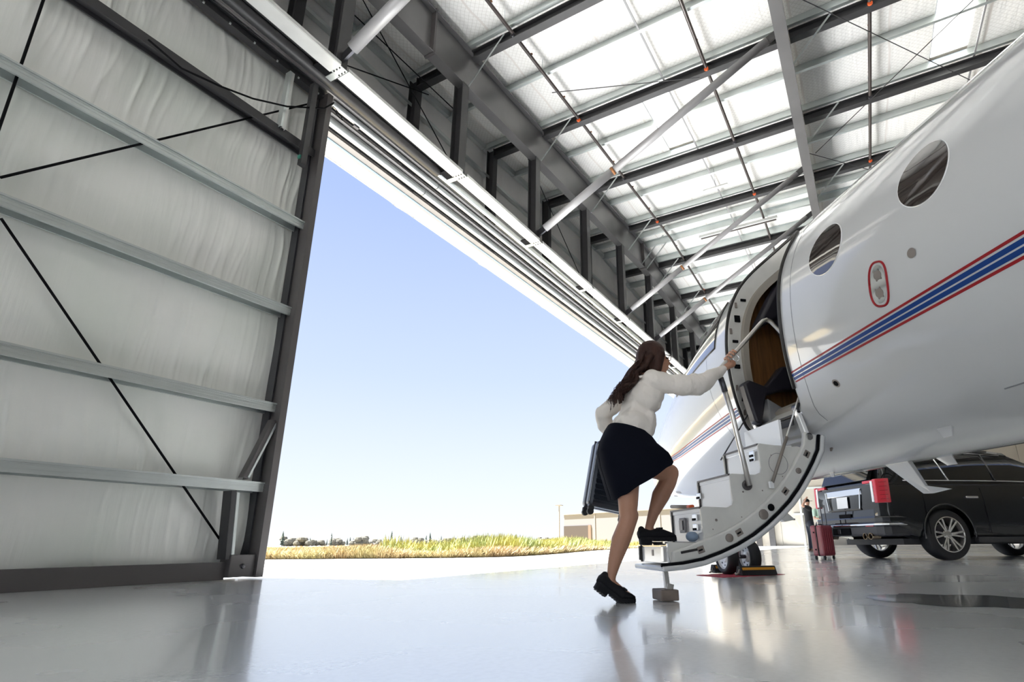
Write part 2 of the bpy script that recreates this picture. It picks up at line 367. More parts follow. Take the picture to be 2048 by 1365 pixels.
ibeam(MB(), (XL, 6.55, 5.90), (XR, 6.55, 5.90), .16, .13, up=(0, 1, 0)).build('dark_girt', 'dark', door, label='dark steel girt')
mb = MB(); ibeam(mb, (XL, 6.52, 7.0), (XR+.05, 6.52, 7.0), .16, .12); mb.build('top_rail', 'dark', door)
bolts = MB()
for i in range(22): bolts.box((-3+i*.34, 6.46, 6.93), (.022, .02, .022))
bolts.build('rail_bolts', 'galv', door)
MB().box((XL/2+XR/2-.15, 6.54, .095), (XR-XL-.3, .13, .186)).build('bottom_rail', 'jamb', door)
bevel(MB().box((4.09, 6.5, .145), (.30, .2, .24)).build('wheel_box', 'jamb', door), .008)
MB().lathe([(.0, -.03), (.115, -.03), (.115, .03), (0, .03)], (4.09, 6.5, .135), (0, 1, 0), 24).build('floor_wheel', 'rust', door)
MB().lathe([(0, 0), (.028, 0), (.02, .02), (0, .022)], (4.09, 6.395, .14), (0, -1, 0), 12).build('wheel_bolt', 'darkmetal', door)
mb = MB(); mb.box((4.285, 6.47, 3.5), (.09, .22, 6.97)); mb.box((4.31, 6.60, 3.5), (.05, .3, 6.97)); mb.build('edge_post', 'jamb', door)
MB().box((4.22, 6.6, 3.5), (.02, .14, 6.9)).build('edge_channel', 'darkmetal', door)
rod = .013
for a, b in (((1.39, 6.58, 3.23), (4.05, 6.58, .25)), ((1.3, 6.58, 3.61), (4.21, 6.58, 6.88)), ((1.235, 6.58, 0.2), (1.15, 6.58, 6.95)), ((1.1, 6.58, 3.23), (-2.4, 6.58, .19)), ((1.1, 6.58, 3.61), (-2.4, 6.58, 6.87))):
    MB().tube([a, b], rod, 8).build('brace_rod', 'black', door, smooth=True)
def chan(a, b, w, d, m, name, lip=True):
    mb = MB(); a = Vector(a); b = Vector(b); dr = (b-a).normalized(); x = dr.cross(Vector((0, 1, 0))).normalized()
    mb.bar(a, b, w, .006, (0, 1, 0)); mb.bar(a+x*w/2+Vector((0, d/2, 0)), b+x*w/2+Vector((0, d/2, 0)), .006, d, (0, 1, 0)); mb.bar(a-x*w/2+Vector((0, d/2, 0)), b-x*w/2+Vector((0, d/2, 0)), .006, d, (0, 1, 0))
    return mb.build(name, m, door)
chan((3.92, 6.42, .22), (3.86, 6.42, .97), .055, .16, 'dark', 'upright_channel'); chan((3.975, 6.43, .24), (3.92, 6.43, .95), .03, .1, 'galv', 'upright_channel')
chan((4.23, 6.42, 1.86), (3.97, 6.42, 1.12), .06, .1, 'jamb', 'knee_brace'); chan((4.25, 6.41, 1.82), (4.0, 6.41, 1.13), .02, .05, 'galv', 'knee_brace')
chan((3.70, 6.44, 6.92), (3.70, 6.44, 5.93), .05, .1, 'galv_white', 'hanger_channel'); chan((3.66, 6.42, 6.9), (3.66, 6.42, 5.93), .03, .1, 'galv', 'hanger_channel')
MB().box((4.0, 6.36, 6.2), (.085, .085, 1.42)).build('hanger_post', 'dark', door)
MB().box((3.945, 6.36, 5.6), (.02, .05, .05)).build('green_clip', mat('green_clip', (.05, .25, .18), .5), door)
pts = [Vector((2.0, 6.42, 5.86)), Vector((2.36, 6.38, 5.75)), Vector((2.78, 6.37, 5.85)), Vector((3.19, 6.36, 5.99)), Vector((3.64, 6.34, 6.22)), Vector((4.19, 6.33, 6.63)), Vector((4.33, 6.33, 6.85))]
c = MB().tube(pts, .012, 6).build('loose_cable', 'black', door, smooth=True)
MB().tube([Vector((4.42+.10*math.cos(a), 6.33, 6.72+.03*math.sin(a)-.05*math.cos(a))) for a in [i*PI/8 for i in range(17)]], .006, 6).build('cable_loop', 'black', door, smooth=True)

# ---- gable wall over the opening
wf = empty('wall_front'); wf['kind'] = 'structure'; wf['label'] = 'steel header and tracks over the tall hangar door opening'
PX = [1.25, 4.06, 6.85, 9.65, 12.42, 15.02, 17.70, 20.5, 23.3, 26.1, 28.9, 31.7, 34.5, 37.3, 40.1, 42.9, 45.7]
for x in PX:
    ibeam(MB(), (x, 6.0, 7.03), (x, 6.0, roof_z(x)-1.0), .22, .2, up=(0, 1, 0)).build('hanging_post', 'dark', wf)
for x in [-1.6, 1.28, 4.17, 7.05, 9.93, 12.81, 15.70, 18.73, 21.61, 24.49, 27.37, 30.25, 33.13, 36.0, 38.9, 41.8, 44.6]:
    ibeam(MB(), (x, 7.5, 7.12), (x, 7.5, roof_z(x)), .22, .18, up=(0, 1, 0)).build('wall_post', 'dark', wf)
for i, x0 in enumerate([-4.3, -1.5]+PX[:-1]):
    x1 = ([-1.5]+PX)[i]; mb = MB(); xa, xb = x0+.07, x1-.07
    mb.box(((xa+xb)/2, 5.915, 7.0), (xb-xa, .23, .012)); mb.box(((xa+xb)/2, 5.795, 7.03), (xb-xa, .01, .06)); mb.box(((xa+xb)/2, 6.03, 7.06), (xb-xa, .01, .12))
    b = mb.build('header_beam', 'galv_white', wf)
    sl = MB(); sl.box((x1, 5.915, 7.012), (.14, .2, .012)); sl.build('splice_plate', 'galv', wf)
    bo = MB()
    for q in (-1, 1):
        for j in range(3): bo.box((x1+q*.045, 5.85+j*.06, 6.998), (.016, .016, .016))
    bo.build('splice_bolts', 'dark', wf)
    MB().box((x1-.13, 6.13, 7.03), (.24, .2, .02)).build('cover_plate', 'black', wf)
    br = MB().box((x1+.02, 6.14, 7.02), (.1, .24, .02)).build('bracket', 'galv', wf)
mb = MB(); mb.tube([(-5, 6.25, 7.06), (6.6, 6.25, 7.06)], .085, 20); mb.build('round_shaft', 'dark', wf, smooth=True)
mb = MB(); mb.tube([(6.65, 6.25, 7.06), (XE, 6.25, 7.06)], .06, 20); mb.build('round_shaft', 'galv', wf, smooth=True, label='grey round shaft continuing along the tracks')
MB().box((2, 6.25, 7.13), (10, .22, .03)).build('shaft_cover', 'dark', wf)
for (y0, y1, m_, nm) in ((6.444, 6.60, 'soffit', 'soffit_flange'), (6.60, 6.774, 'black', 'track_slot'), (6.774, 6.95, 'soffit', 'soffit_flange'), (6.95, 7.17, 'black', 'track_slot'), (7.17, 7.302, 'soffit', 'soffit_flange'), (7.34, 7.42, 'vent', 'soffit_flange')):
    MB().box((21, (y0+y1)/2, 7.12+(.05 if m_ == 'black' else 0)), (54, y1-y0-.001, .04)).build(nm, m_, wf)
MB().box((21, 7.32, 7.095), (54, .035, .02)).build('blue_edge_strip', mat('blue_grey_strip', (.16, .22, .27), .4), wf)
for (yc, r, xs0) in ((6.54, .054, 4.45), (6.897, .073, 1.0)):
    for xa, xb in ((xs0, 6.9), (6.92, 12.6), (12.62, 21), (21.02, 30), (30.02, XE)):
        MB().tube([(xa, yc, 7.04), (xb, yc, 7.04)], r, 24).build('door_track', 'tube', wf, smooth=True, angle=.8)
MB().bar((4.9, 6.56, 6.97), (5.0, 6.56, 6.97), .05, .03).build('track_stop', 'darkmetal', wf)
for i in range(9): MB().box((-5+3+6*i, 7.60, 7.14), (5.99, .36, .07)).build('soffit_panel', 'fascia', wf)
MB().box((16, 7.86, 9.2), (64, .04, 4.0)).build('outer_fascia', 'fascia', wf)
WX = [-7, -1.6, 1.28, 4.17, 7.05, 9.93, 12.81, 15.70, 18.73, 21.61, 24.49, 30.25, 36, 41.8, 47.7]
for i, x in enumerate(WX[:-1]):
    x1 = WX[i+1]
    def fn(u, v, x=x, x1=x1):
        X = x+(x1-x)*u; z = 7.08+(roof_z(X)+.24-7.08)*v
        return (X, 7.78-.05*math.sin(PI*u)**.6-.02*noise.noise(Vector((X*3, z*.5, 1)))-.012*noise.noise(Vector((X*9, z, 4))), z)
    MB().grid(fn, 34, 16).build('insulation_sheet', 'upfoil', wf, smooth=True)
for z in (8.3, 9.62):
    for i in range(len(WX)-1):
        mb = MB(); xa, xb = WX[i]+.1, WX[i+1]-.02
        mb.box(((xa+xb)/2, 7.64, z), (xb-xa, .17, .008)); mb.box(((xa+xb)/2, 7.56, z-.04), (xb-xa, .008, .085)); mb.box(((xa+xb)/2, 7.72, z+.03), (xb-xa, .008, .07))
        mb.build('wall_girt', 'galv', wf)
for sgn, xa, xb in ((1, -14, 17.1), (-1, 17.1, 47.6)):
    mb = MB(); mb.bar((xa, 7.68, roof_z(xa)+.12), (xb, 7.68, roof_z(xb)+.12), .1, .16); mb.build('eave_angle', 'galv', wf)
for a, b in (((4.1, 6.5, 9.9), (6.9, 6.05, 7.15)), ((4.1, 6.0, 7.25), (7.0, 7.05, 9.6)), ((4.3, 7.05, 9.7), (6.8, 6.1, 8.6)), ((9.8, 6.4, 9.9), (12.3, 6.05, 7.2))):
    MB().tube([a, b], .011, 6).build('brace_cable', 'black', wf)
MB().box((18, 5.99, 7.09), (.1, .1, .1)).build('clamp', 'dark', wf)

# ---- roof
ce = empty('ceiling'); ce['kind'] = 'structure'; ce['label'] = 'pale insulated hangar roof with wire netting over steel rafters and purlins'
gal = [15.59-1.4415*k for k in range(0, 21)]; right = [18.62+1.44*k for k in range(0, 20)]
allx = sorted([(x, k % 2 == 0) for k, x in enumerate(gal)]+[(16.75, False), (17.45, False)]+[(x, k % 2 == 0) for k, x in enumerate(right)])
RY = (6.0, .15, -5.6, -11.3)
for x, dk in allx:
    z = roof_z(x); s = -1 if x < 17 else 1
    mb = MB(); mb.box((x, -3.9, z+.115), (.008, 23.2, .22)); mb.box((x+s*.035, -3.9, z+.006), (.07, 23.2, .010)); mb.box((x-s*.035, -3.9, z+.224), (.07, 23.2, .01)); mb.box((x+s*.068, -3.9, z+.02), (.006, 23.2, .02))
    mb.build('purlin', 'galv', ce)
    if dk:
        for ya, yb in ((7.4, 6.1), (5.9, .27), (.03, -5.5), (-5.7, -11.2)):
            ibeam(MB(), (x+.11, ya, z-.12), (x+.11, yb, z-.12), .22, .16).build('dark_tie_beam', 'dark', ce)
        for ry, sg in ((6.0, -1), (.15, -1), (-5.6, 1)):
            MB().bar((x+.03, ry+sg*.92, z-.02), (x+.03, ry+sg*.06, z-.95), .04, .006, (1, 0, 0)).build('flange_brace', 'galv', ce)
for x in (16.9, 17.35):
    MB().bar((x, 5.08, roof_z(x)-.02), (x, 5.94, roof_z(x)-.95), .045, .006, (1, 0, 0)).build('flange_brace', 'galv', ce)
for ry in RY:
    for xa, xb in ((-14, 5.9), (5.9, 17.1), (17.1, 28), (28, 47.6)):
        za, zb = roof_z(xa), roof_z(xb); mb = MB(); w = .11
        for dz in (0, -1.0):
            mb.bar((xa, ry, za+dz-.01), (xb, ry, zb+dz-.01), 2*w, .022)
        n = 2
        mb.add([(xa, ry-.007, za-1.0), (xb, ry-.007, zb-1.0), (xb, ry-.007, zb), (xa, ry-.007, za), (xa, ry+.007, za-1.0), (xb, ry+.007, zb-1.0), (xb, ry+.007, zb), (xa, ry+.007, za)], [(0, 1, 2, 3), (4, 7, 6, 5), (0, 4, 5, 1), (3, 2, 6, 7)])
        mb.build('rafter', 'rafter', ce)
        MB().box((xb, ry, (zb+zb)/2-.5), (.05, 2*w, 1.1)).build('splice_plate', 'jamb', ce)
# skylights cut out of the insulation
SKY = [(9.95, 12.62, 2.78, 3.45), (9.95, 12.62, -3.4, -2.68), (21.6, 24.3, 2.78, 3.45), (4.2, 6.8, -3.4, -2.68)]
xs = [-14]+[x for x, d in allx if x > -14]+[47.7]
for i in range(len(xs)-1):
    xa, xb = xs[i], xs[i+1]
    holes = [(s[2], s[3]) for s in SKY if xa < s[1]-.1 and xb > s[0]+.1]
    cuts = [7.84]
    for h0, h1 in sorted(holes, reverse=True): cuts += [h1, h0]
    cuts += [-15.2]
    for a in range(0, len(cuts), 2):
        y1, y0 = cuts[a], cuts[a+1]; ny = max(2, int((y1-y0)/.3))
        def fn(u, v, xa=xa, xb=xb, y0=y0, y1=y1):
            X = xa+(xb-xa)*u; Y = y0+(y1-y0)*v
            sag = .035*math.sin(PI*u)*(.6+.4*noise.noise(Vector((X*.3, Y*1.3, 2))))+.012*noise.noise(Vector((X*1.1, Y*4, 5)))*math.sin(PI*u)
            zz = roof_z(X) if (xa+xb)/2 < 17.1 or xa > 17.1 else min(roof_z(X), 10.834)
            return (X, Y, zz+.235-sag)
        MB().grid(fn, 8, ny).build('insulation_sheet', 'roof', ce, smooth=True)
for x0, x1, y0, y1 in SKY:
    MB().add([(x0, y0, roof_z(x0)+.25), (x1, y0, roof_z(x1)+.25), (x1, y1, roof_z(x1)+.25), (x0, y1, roof_z(x0)+.25)], [(0, 1, 2, 3)]).build('skylight_panel', 'skylight', ce)
# opaque outer sheet so that sun does not leak at the sheet joints
def fs(x0, x1): return [(x0, -15.3, roof_z(x0)+.3), (x1, -15.3, roof_z(x1)+.3), (x1, 7.75, roof_z(x1)+.3), (x0, 7.75, roof_z(x0)+.3)]
oc = MB()
ed = sorted(set([-14, 17.1, 47.7]+[s[0] for s in SKY]+[s[1] for s in SKY]))
for a, b in zip(ed[:-1], ed[1:]):
    hs = sorted([(s[2], s[3]) for s in SKY if s[0] <= a+.01 and s[1] >= b-.01]); ys = [-15.3]+[q for h_ in hs for q in h_]+[7.95]
    for k in range(0, len(ys), 2):
        oc.add([(a, ys[k], roof_z(a)+.3), (b, ys[k], roof_z(b)+.3), (b, ys[k+1], roof_z(b)+.3), (a, ys[k+1], roof_z(a)+.3)], [(0, 1, 2, 3)])
oc.build('outer_roof_sheet', 'fascia', ce)
for y in (2.7, -3.5, -8.6):
    for i in range(4, len(xs)-2):
        xa, xb = xs[i]+.02, xs[i+1]-.02
        if xb-xa < .5 or xb > 30: continue
        MB().bar((xa, y, roof_z(xa)+.03), (xb, y, roof_z(xb)+.03), .035, .03).build('sag_angle', 'strut', ce)
# big round struts from the header posts up to the middle rafter
for x in (4.08, 9.68, 15.05, 17.75, 23.4):
    a = Vector((x, 5.82, 7.3)); b = Vector((x, .36, roof_z(x)-.2)); d = (b-a).normalized(); r = .085 if x < 14 else .075
    mb = MB().tube([a+d*.12, a+d*2.1], r*1.08, 20); o = mb.build('round_strut', 'sleeve', ce, smooth=True, label='paler lower sleeve of the round strut')
    MB().tube([a+d*1.9, b-d*.1], r, 20).build('round_strut', 'strut', ce, smooth=True)
    MB().tube([a+d*2.08, a+d*2.14], r*1.12, 20).build('strut_collar', 'rust', ce, smooth=True)
    MB().bar(a-d*.12, a+d*.3, .04, .16).build('strut_bracket', 'darkmetal', ce); MB().bar(b-d*.3, b+d*.12, .04, .16).build('strut_bracket', 'dark', ce)
for a, b in (((8.4, .1, 9.95), (13.4, -3.6, 10.3)), ((8.6, -4.9, 10.0), (14.2, -.1, 10.35)), ((14.0, .1, 10.3), (19, -4.2, 10.45)), ((8.6, 4.9, 10.0), (9.9, 1.9, 10.1))):
    MB().tube([a, b], .010, 6).build('roof_brace_rod', 'dark', ce)
def sprinkler(y, x0, x1, lab):
    t = empty('sprinkler_pipe', (x0, y, roof_z(x0)-.14)); tag(t, lab, 'pipe', 'sprinkler pipes under the roof'); o = (x0, y, roof_z(x0)-.14)
    pts = [(x, y, roof_z(x)-.14) for x in (x0, 17.1, x1)]
    MB().tube(pts, .036, 10).build('pipe_run', 'pipe', t, smooth=True, org=o)
    x = x0+.9; i = 0
    while x < x1-.5:
        z = roof_z(x)-.14
        mb = MB(); mb.tube([(x, y, z), (x, y, z+.09)], .012, 8); mb.lathe([(0, 0), (.03, 0), (.03, .006), (0, .006)], (x, y, z+.09), (0, 0, 1), 8); mb.build('sprinkler_head', 'rust', t, org=o)
        if i % 2 == 1: MB().tube([(x+.72, y, z-.0+.03*.0625), (x+.77, y, z+.003)], .047, 10).build('coupling', 'orange' if i % 4 == 1 else 'darkmetal', t, org=o, label='orange coupling' if i % 4 == 1 else None)
        MB().tube([(x+.45, y, z), (x+.45, y, roof_z(x+.45)+.2)], .005, 5).build('hanger_rod', 'galv', t, org=o)
        x += 1.44; i += 1
sprinkler(4.86, 1.0, 30, 'thin brown sprinkler pipe along the roof nearest the door wall')
sprinkler(1.73, 1.0, 30, 'thin brown sprinkler pipe along the middle of the first roof bay')
sprinkler(-1.43, 1.0, 26, 'thin brown sprinkler pipe above the jet, right of the middle rafter')
lf = empty('ceiling_light', (17.3, 2.6, 10.55)); tag(lf, 'long narrow strip light fixture hanging under the roof ridge', 'light')
o = (17.3, 2.6, 10.55)
bevel(MB().box((17.3, 2.6, 10.55), (.16, 2.6, .10)).build('housing', 'galv_white', lf, org=o), .01)
MB().box((17.3, 2.6, 10.49), (.05, 2.5, .03))  .build('tube_strip', 'pipe', lf, org=o)
for y in (1.6, 3.6): MB().tube([(17.3, y, 10.6), (17.3, y, 10.9)], .006, 5).build('hanger_wire', 'galv', lf, org=o)
lf2 = empty('ceiling_light', (13.9, 2.55, 10.0)); tag(lf2, 'small pale sensor light on a thin wire below the purlins', 'light'); o = (13.9, 2.55, 10.0)
bevel(MB().box((13.9, 2.55, 10.0), (.1, .7, .05)).build('housing', 'galv_white', lf2, org=o), .01)
MB().tube([(13.9, 2.55, 10.02), (13.9, 2.55, 10.65)], .005, 5).build('hanger_wire', 'darkmetal', lf2, org=o)

# ---- far end wall
wr = empty('wall_right', (XE, 0, 0)); wr['kind'] = 'structure'; wr['label'] = 'far pale tan end wall beyond the black car'; o = (XE, 0, 0)
y = 11.8; 
while y > -16:
    w = 1.75
    MB().box((XE+.05, y-w/2, 2.15), (.06, w-.03, 4.25)).build('wall_panel', 'tanwall', wr, org=o)
    MB().box((XE+.05, y-w/2, 7.3), (.06, w-.03, 5.9)).build('wall_panel', 'tanwall', wr, org=o)
    y -= w
MB().box((XE+.12, -2, 5), (.05, 30, 10)).build('backing', 'fascia', wr, org=o)
for z in (2.35, 4.3): MB().box((XE-.05, -2.2, z), (.08, 15.4, .14)).build('wall_girt', 'galv', wr, org=o)
for yy in (4.95, 3.15, -.9, -5): MB().box((XE-.06, yy, 2.15), (.09, .14, 4.3)).build('door_frame_post', 'galv', wr, org=o)
for yy in (8.25, 7.25): MB().box((XE-.3, yy, 2.6), (.3, .42, 5.3)).build('dark_column', 'dark', wr, org=o)
wl = MB().box((-14, -4, 8.4), (.1, 24, 1.6)).build('wall_left', 'wallfoil', kind='structure')
wb = MB().box((17, -15.3, 5.2), (62, .1, 10.4)).build('wall_back', 'deep', kind='structure')  # unseen wall; shade of a deeper hall is put into its colour

# ================================================================ OUTSIDE
ray_cam = Vector((0, 0, .36))
def at(az_deg, dist): return (dist*math.cos(math.radians(az_deg)), dist*math.sin(math.radians(az_deg)))
hb = empty('hangar_building', (*at(27, 95), 0)); tag(hb, 'low white hangar beyond the field behind the woman with a tan roller door', 'building'); oo = Vector(hb.location)
A = Vector((*at(28.58, 98), 0)); B = Vector((*at(10.0, 78), 0)); dx = (B-A).normalized(); nrm = Vector((-dx.y, dx.x, 0))
if nrm.dot(A) > 0: nrm = -nrm
HH = 4.95
def wallbox(s0, s1, z0, z1, th, m, name, off=0):
    a = A+dx*s0; b = A+dx*s1; mb = MB(); vs = []
    for p in (a, b):
        for q in (off, off-th):
            for z in (z0, z1): vs.append(p+nrm*q+Vector((0, 0, z)))
    mb.add(vs, [(0, 1, 3, 2), (4, 6, 7, 5), (0, 4, 5, 1), (2, 3, 7, 6), (0, 2, 6, 4), (1, 5, 7, 3)]); return mb.build(name, m, hb, org=oo)
L = (B-A).length
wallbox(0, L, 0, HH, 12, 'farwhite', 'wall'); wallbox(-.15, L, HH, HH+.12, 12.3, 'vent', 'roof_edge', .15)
wallbox(.05, 5.6, 0, 3.1, .2, 'fartan', 'roller_door', .1); wallbox(5.6, 6.2, 0, 3.15, .2, mat('far_brick', (.16, .115, .09), .8), 'door_pier', .12); wallbox(6.9, 7.1, 0, HH, .1, 'vent', 'downpipe', .08); wallbox(19.6, 19.8, 0, HH, .1, 'vent', 'downpipe', .08)
lp = empty('light_pole', (*at(29.05, 88), 0)); tag(lp, 'tall thin grey light pole left of the far white hangar', 'light pole')
MB().tube([(0, 0, 0), (0, 0, 5.9)], .10, 8).build('pole', 'vent', lp); MB().box((0, 0, 5.95), (.9, .9, .12)).build('lamp_head', 'vent', lp)
# distant tree line, each tree its own thing
TREE_N = {}
def ordinal(n):
    w = ['', 'first', 'second', 'third', 'fourth', 'fifth', 'sixth', 'seventh', 'eighth', 'ninth', 'tenth', 'eleventh', 'twelfth', 'thirteenth', 'fourteenth', 'fifteenth', 'sixteenth', 'seventeenth', 'eighteenth', 'nineteenth']
    if n < 20: return w[n]
    t = {2: 'twenty', 3: 'thirty', 4: 'forty', 5: 'fifty', 6: 'sixty'}[n//10]
    return t+'-'+w[n % 10] if n % 10 else {2: 'twentieth', 3: 'thirtieth', 4: 'fortieth', 5: 'fiftieth', 6: 'sixtieth'}[n//10]
def tree(az, dist, h, kind, k):
    x, y = at(az, dist); t = empty('distant_tree', (x, y, 0))
    lab = ['dark pointed conifer on the horizon, %s such from the sliding door', 'rounded brownish tree clump on the horizon, %s such from the sliding door', 'slim conifer on the horizon, %s such from the sliding door'][kind]
    TREE_N[kind] = TREE_N.get(kind, 0)+1
    tag(t, lab % ordinal(TREE_N[kind]), 'tree', ('dark conifers on the horizon', 'tree clumps on the horizon', 'slim conifers on the horizon')[kind])
    mb = MB(); rr = random.Random(k)
    if kind != 1:
        w = h*(.24 if kind == 0 else .15)
        for i in range(6):
            z = h*(.12+.14*i); r = w*(1-.14*i)*rr.uniform(.75, 1.15)
            mb.lathe([(r, 0), (r*.45, h*.12), (.02, h*.26)], (rr.uniform(-.1, .1), rr.uniform(-.1, .1), z), (0, 0, 1), 7)
        mb.build('foliage', 'conifer', t)
        MB().tube([(0, 0, 0), (0, 0, h*.4)], h*.02, 5).build('trunk', 'farbrush', t)
    else:
        for i in range(9): mb.ell((rr.uniform(-h, h)*.8, rr.uniform(-h, h)*.8, h*(.30 if i < 5 else rr.uniform(.45, .72))), (h*.4, h*.4, h*.30), 8)
        mb.build('foliage', 'farbrush', t)
rg = random.Random(3)
az = 54.6
k = 0
while az > 26.5:
    k += 1; kind = rg.choice([0, 0, 1, 1, 1, 2]); hh = rg.choice([2.6, 3.2, 3.6, 4.4, 5.6])*(1 if kind != 1 else .8)
    if not (29 < az < 33 and kind == 0): tree(az, 205+(k % 6)*26, hh*.9, kind, k)
    az -= rg.uniform(.22, .52)
# grass
def blades(n, region, h0, h1, w, seed, name, m, lab, cat, minx=None):
    r = random.Random(seed); mb = MB(); vs = []; fs = []
    for i in range(n):
        x, y = region(r); h = r.uniform(h0, h1)*(.7+.5*noise.noise(Vector((x*.35, y*.35, 0)))); a = r.uniform(0, PI); ww = w*r.uniform(.6, 1.3)
        dx_, dy_ = math.cos(a)*ww, math.sin(a)*ww; lx, ly = r.uniform(-.14, .14), r.uniform(-.14, .14); k = len(vs)
        vs += [(x-dx_, y-dy_, 0), (x+dx_, y+dy_, 0), (x+lx+dx_*.5, y+ly+dy_*.5, h*.7), (x+lx*1.6, y+ly*1.6, h)]; fs += [(k, k+1, k+2), (k, k+2, k+3)]
    me = bpy.data.meshes.new(name); me.from_pydata(vs, [], fs); me.materials.append(M[m]); ob = bpy.data.objects.new(name, me); C.objects.link(ob)
    tag(ob, lab, cat, kind='stuff'); return ob
def edge_at(azd):
    """distance of the field edge along an azimuth"""
    d = Vector((math.cos(math.radians(azd)), math.sin(math.radians(azd))))
    for (x0, y0), (x1, y1) in zip(GB[:-1], GB[1:]):
        e = Vector((x1-x0, y1-y0)); den = d.x*e.y-d.y*e.x
        if abs(den) < 1e-9: continue
        t = (x0*e.y-y0*e.x)/den; s = (x0*d.y-y0*d.x)/den
        if 0 <= s <= 1 and t > 0: return t
    return 60
def reg_dry(r):
    a = r.uniform(12, 60); e = edge_at(a); d = min(e+.05+(r.random()**2.0)*46, 68+r.random()*4); x, y = at(a, d); return x, y
blades(150000, reg_dry, .20, .42, .02, 11, 'dry_grass', 'drygrass', 'tall dry golden grass field beyond the concrete apron', 'grass')
def reg_w(r):
    a = r.gauss(29.6, 3.2) if r.random() < .75 else r.uniform(20, 46); e = edge_at(a); d = min(e+.4+abs(r.gauss(0, 4)), 70); x, y = at(a, d); return x, y
blades(26000, reg_w, .35, .78, .03, 12, 'yellow_weeds', 'weeds', 'taller yellow green flowering weeds at the field edge before the far hangar', 'weeds')

# ================================================================ BUSINESS JET
AZ = math.radians(40.137)
U = Vector((math.cos(AZ), math.sin(AZ), 0)); PT = Vector((-U.y, U.x, 0))
JO = Vector((7.306, 1.556, 0))+PT*.212
def JW(s, p, z): return JO+U*s+PT*p+Vector((0, 0, z))
jet = empty('aircraft', JO, AZ); tag(jet, 'white business jet with red and blue stripes, its airstair door lowered', 'jet')
ZC, RR = 1.94, 1.03
def sect(s):
    if s < -8.0:
        t = min(1, (-8.0-s)/8.0); r = RR*(1-t**1.7*.75); return ZC+RR, ZC+RR-2*r, r
    tip, s0, zt, s1 = 1.98, -2.51, 1.36, -.61
    t = min(max((s-s0)/(tip-s0), 0), 1); tb = min(max((s-s1)/(tip-s1), 0), 1)
    return zt+(ZC+RR-zt)*(1-t**1.25)**.72, zt-(zt-(ZC-RR))*(1-tb**2.23)**.36, RR*(1-t**1.13)**.63
def SP(s, th, off=0.0):
    top, bot, w = sect(s); a = math.radians(th); zc = (top+bot)/2; h = (top-bot)/2
    return Vector((s, (w+off)*math.cos(a), zc+(h+off)*math.sin(a)))
def th_of(s, z):
    top, bot, w = sect(s); return math.degrees(math.asin(max(-1, min(1, (z-(top+bot)/2)/((top-bot)/2)))))
def sst(t): t = min(max(t, 0), 1); return t*t*(3-2*t)
def shear(v, th):
    th = (th+180) % 360-180
    if th > 10: q = 0
    elif th > -42: q = .0001*(10-th)**2
    elif th > -95: q = .27*(1-sst((-42-th)/53))
    else: q = 0
    return q*sst((v+4.7)/1.3)*(1-sst((v+2.4)/1.0))
V0, V1 = -3.32, -2.51; VC = (V0+V1)/2; HW = (V1-V0)/2
def phis(v):
    a = abs(v-VC); q = min(max((a-(HW-.25))/.25, 0), 1); q2 = min(max((a-(HW-.10))/.10, 0), 1)
    return -41+5*(1-math.sqrt(max(0, 1-q2*q2))), 50-17*(1-math.sqrt(max(0, 1-q*q)))
NH, NO = 26, 76
def ring(v):
    lo, hi = phis(v); vs = []
    for j in range(NH): th = lo+(hi-lo)*j/NH; vs.append(th)
    for j in range(NO): th = hi+(360-(hi-lo))*j/NO; vs.append(th)
    return vs
Vs = [-16+i*.8 for i in range(11)]+[-7.6+i*.2 for i in range(19)]+[-3.9, -3.75, -3.6, -3.48, -3.4]
n0 = len(Vs)
dv = [V0+(V1-V0)*(1-math.cos(PI*i/22))/2 for i in range(23)]; Vs += dv
n1 = len(Vs)-1
Vs += [-2.45, -2.38, -2.3, -2.2, -2.1]+[-2.0+i*.1 for i in range(36)]+[1.6, 1.68, 1.75, 1.81, 1.86, 1.9, 1.93, 1.955, 1.97, 1.978]
Vs = [Vs[0]]+[b for a, b in zip(Vs[:-1], Vs[1:]) if b > a+1e-6]
i0 = Vs.index(dv[0]); i1 = Vs.index(dv[-1]); NT = NH+NO
vs = []; fs_ = []
for v in Vs:
    for th in ring(v): vs.append(SP(v+shear(v, th), th))
for i in range(len(Vs)-1):
    for j in range(NT):
        if i0 <= i < i1 and j < NH: continue
        fs_.append((i*NT+j, (i+1)*NT+j, (i+1)*NT+(j+1) % NT, i*NT+(j+1) % NT))
fs_.append(tuple(range((len(Vs)-1)*NT, len(Vs)*NT))); fs_.append(tuple(range(NT))[::-1])
MB().add(vs, fs_).build('fuselage', 'white', jet, smooth=True)
# door hole outline
def DP(v, th, off=0): 
    q = SP(v+shear(v, th), th, off); return q
loop = []
for v in dv: loop.append((v, phis(v)[0]))
for j in range(1, 26): lo, hi = phis(V1); loop.append((V1, lo+(hi-lo)*j/26))
for v in dv[::-1]: loop.append((v, phis(v)[1]))
for j in range(25, 0, -1): lo, hi = phis(V0); loop.append((V0, lo+(hi-lo)*j/26))
cc = Vector((VC, 0))
def shrink(v, th, m):
    """move an outline point towards the middle of the opening by m metres"""
    lo, hi = -41, 50; tm = 4.0
    dx_, dt = VC-v, (tm-th)*math.radians(1)*RR; L = math.hypot(dx_, dt)
    sx = 1 if abs(dx_) > HW*.5 else abs(dx_)/(HW*.5)
    return v+(m*sx if dx_ > 0 else -m*sx), th+math.degrees(m/RR)*(1 if dt > 0 else -1)*min(1, abs(dt)/.35)
def strip(a, b):
    n = len(a); return a+b, [(i, (i+1) % n, n+(i+1) % n, n+i) for i in range(n)]
L0 = [DP(v, t, .003) for v, t in loop]; L1 = [DP(v, t, -.13) for v, t in loop]
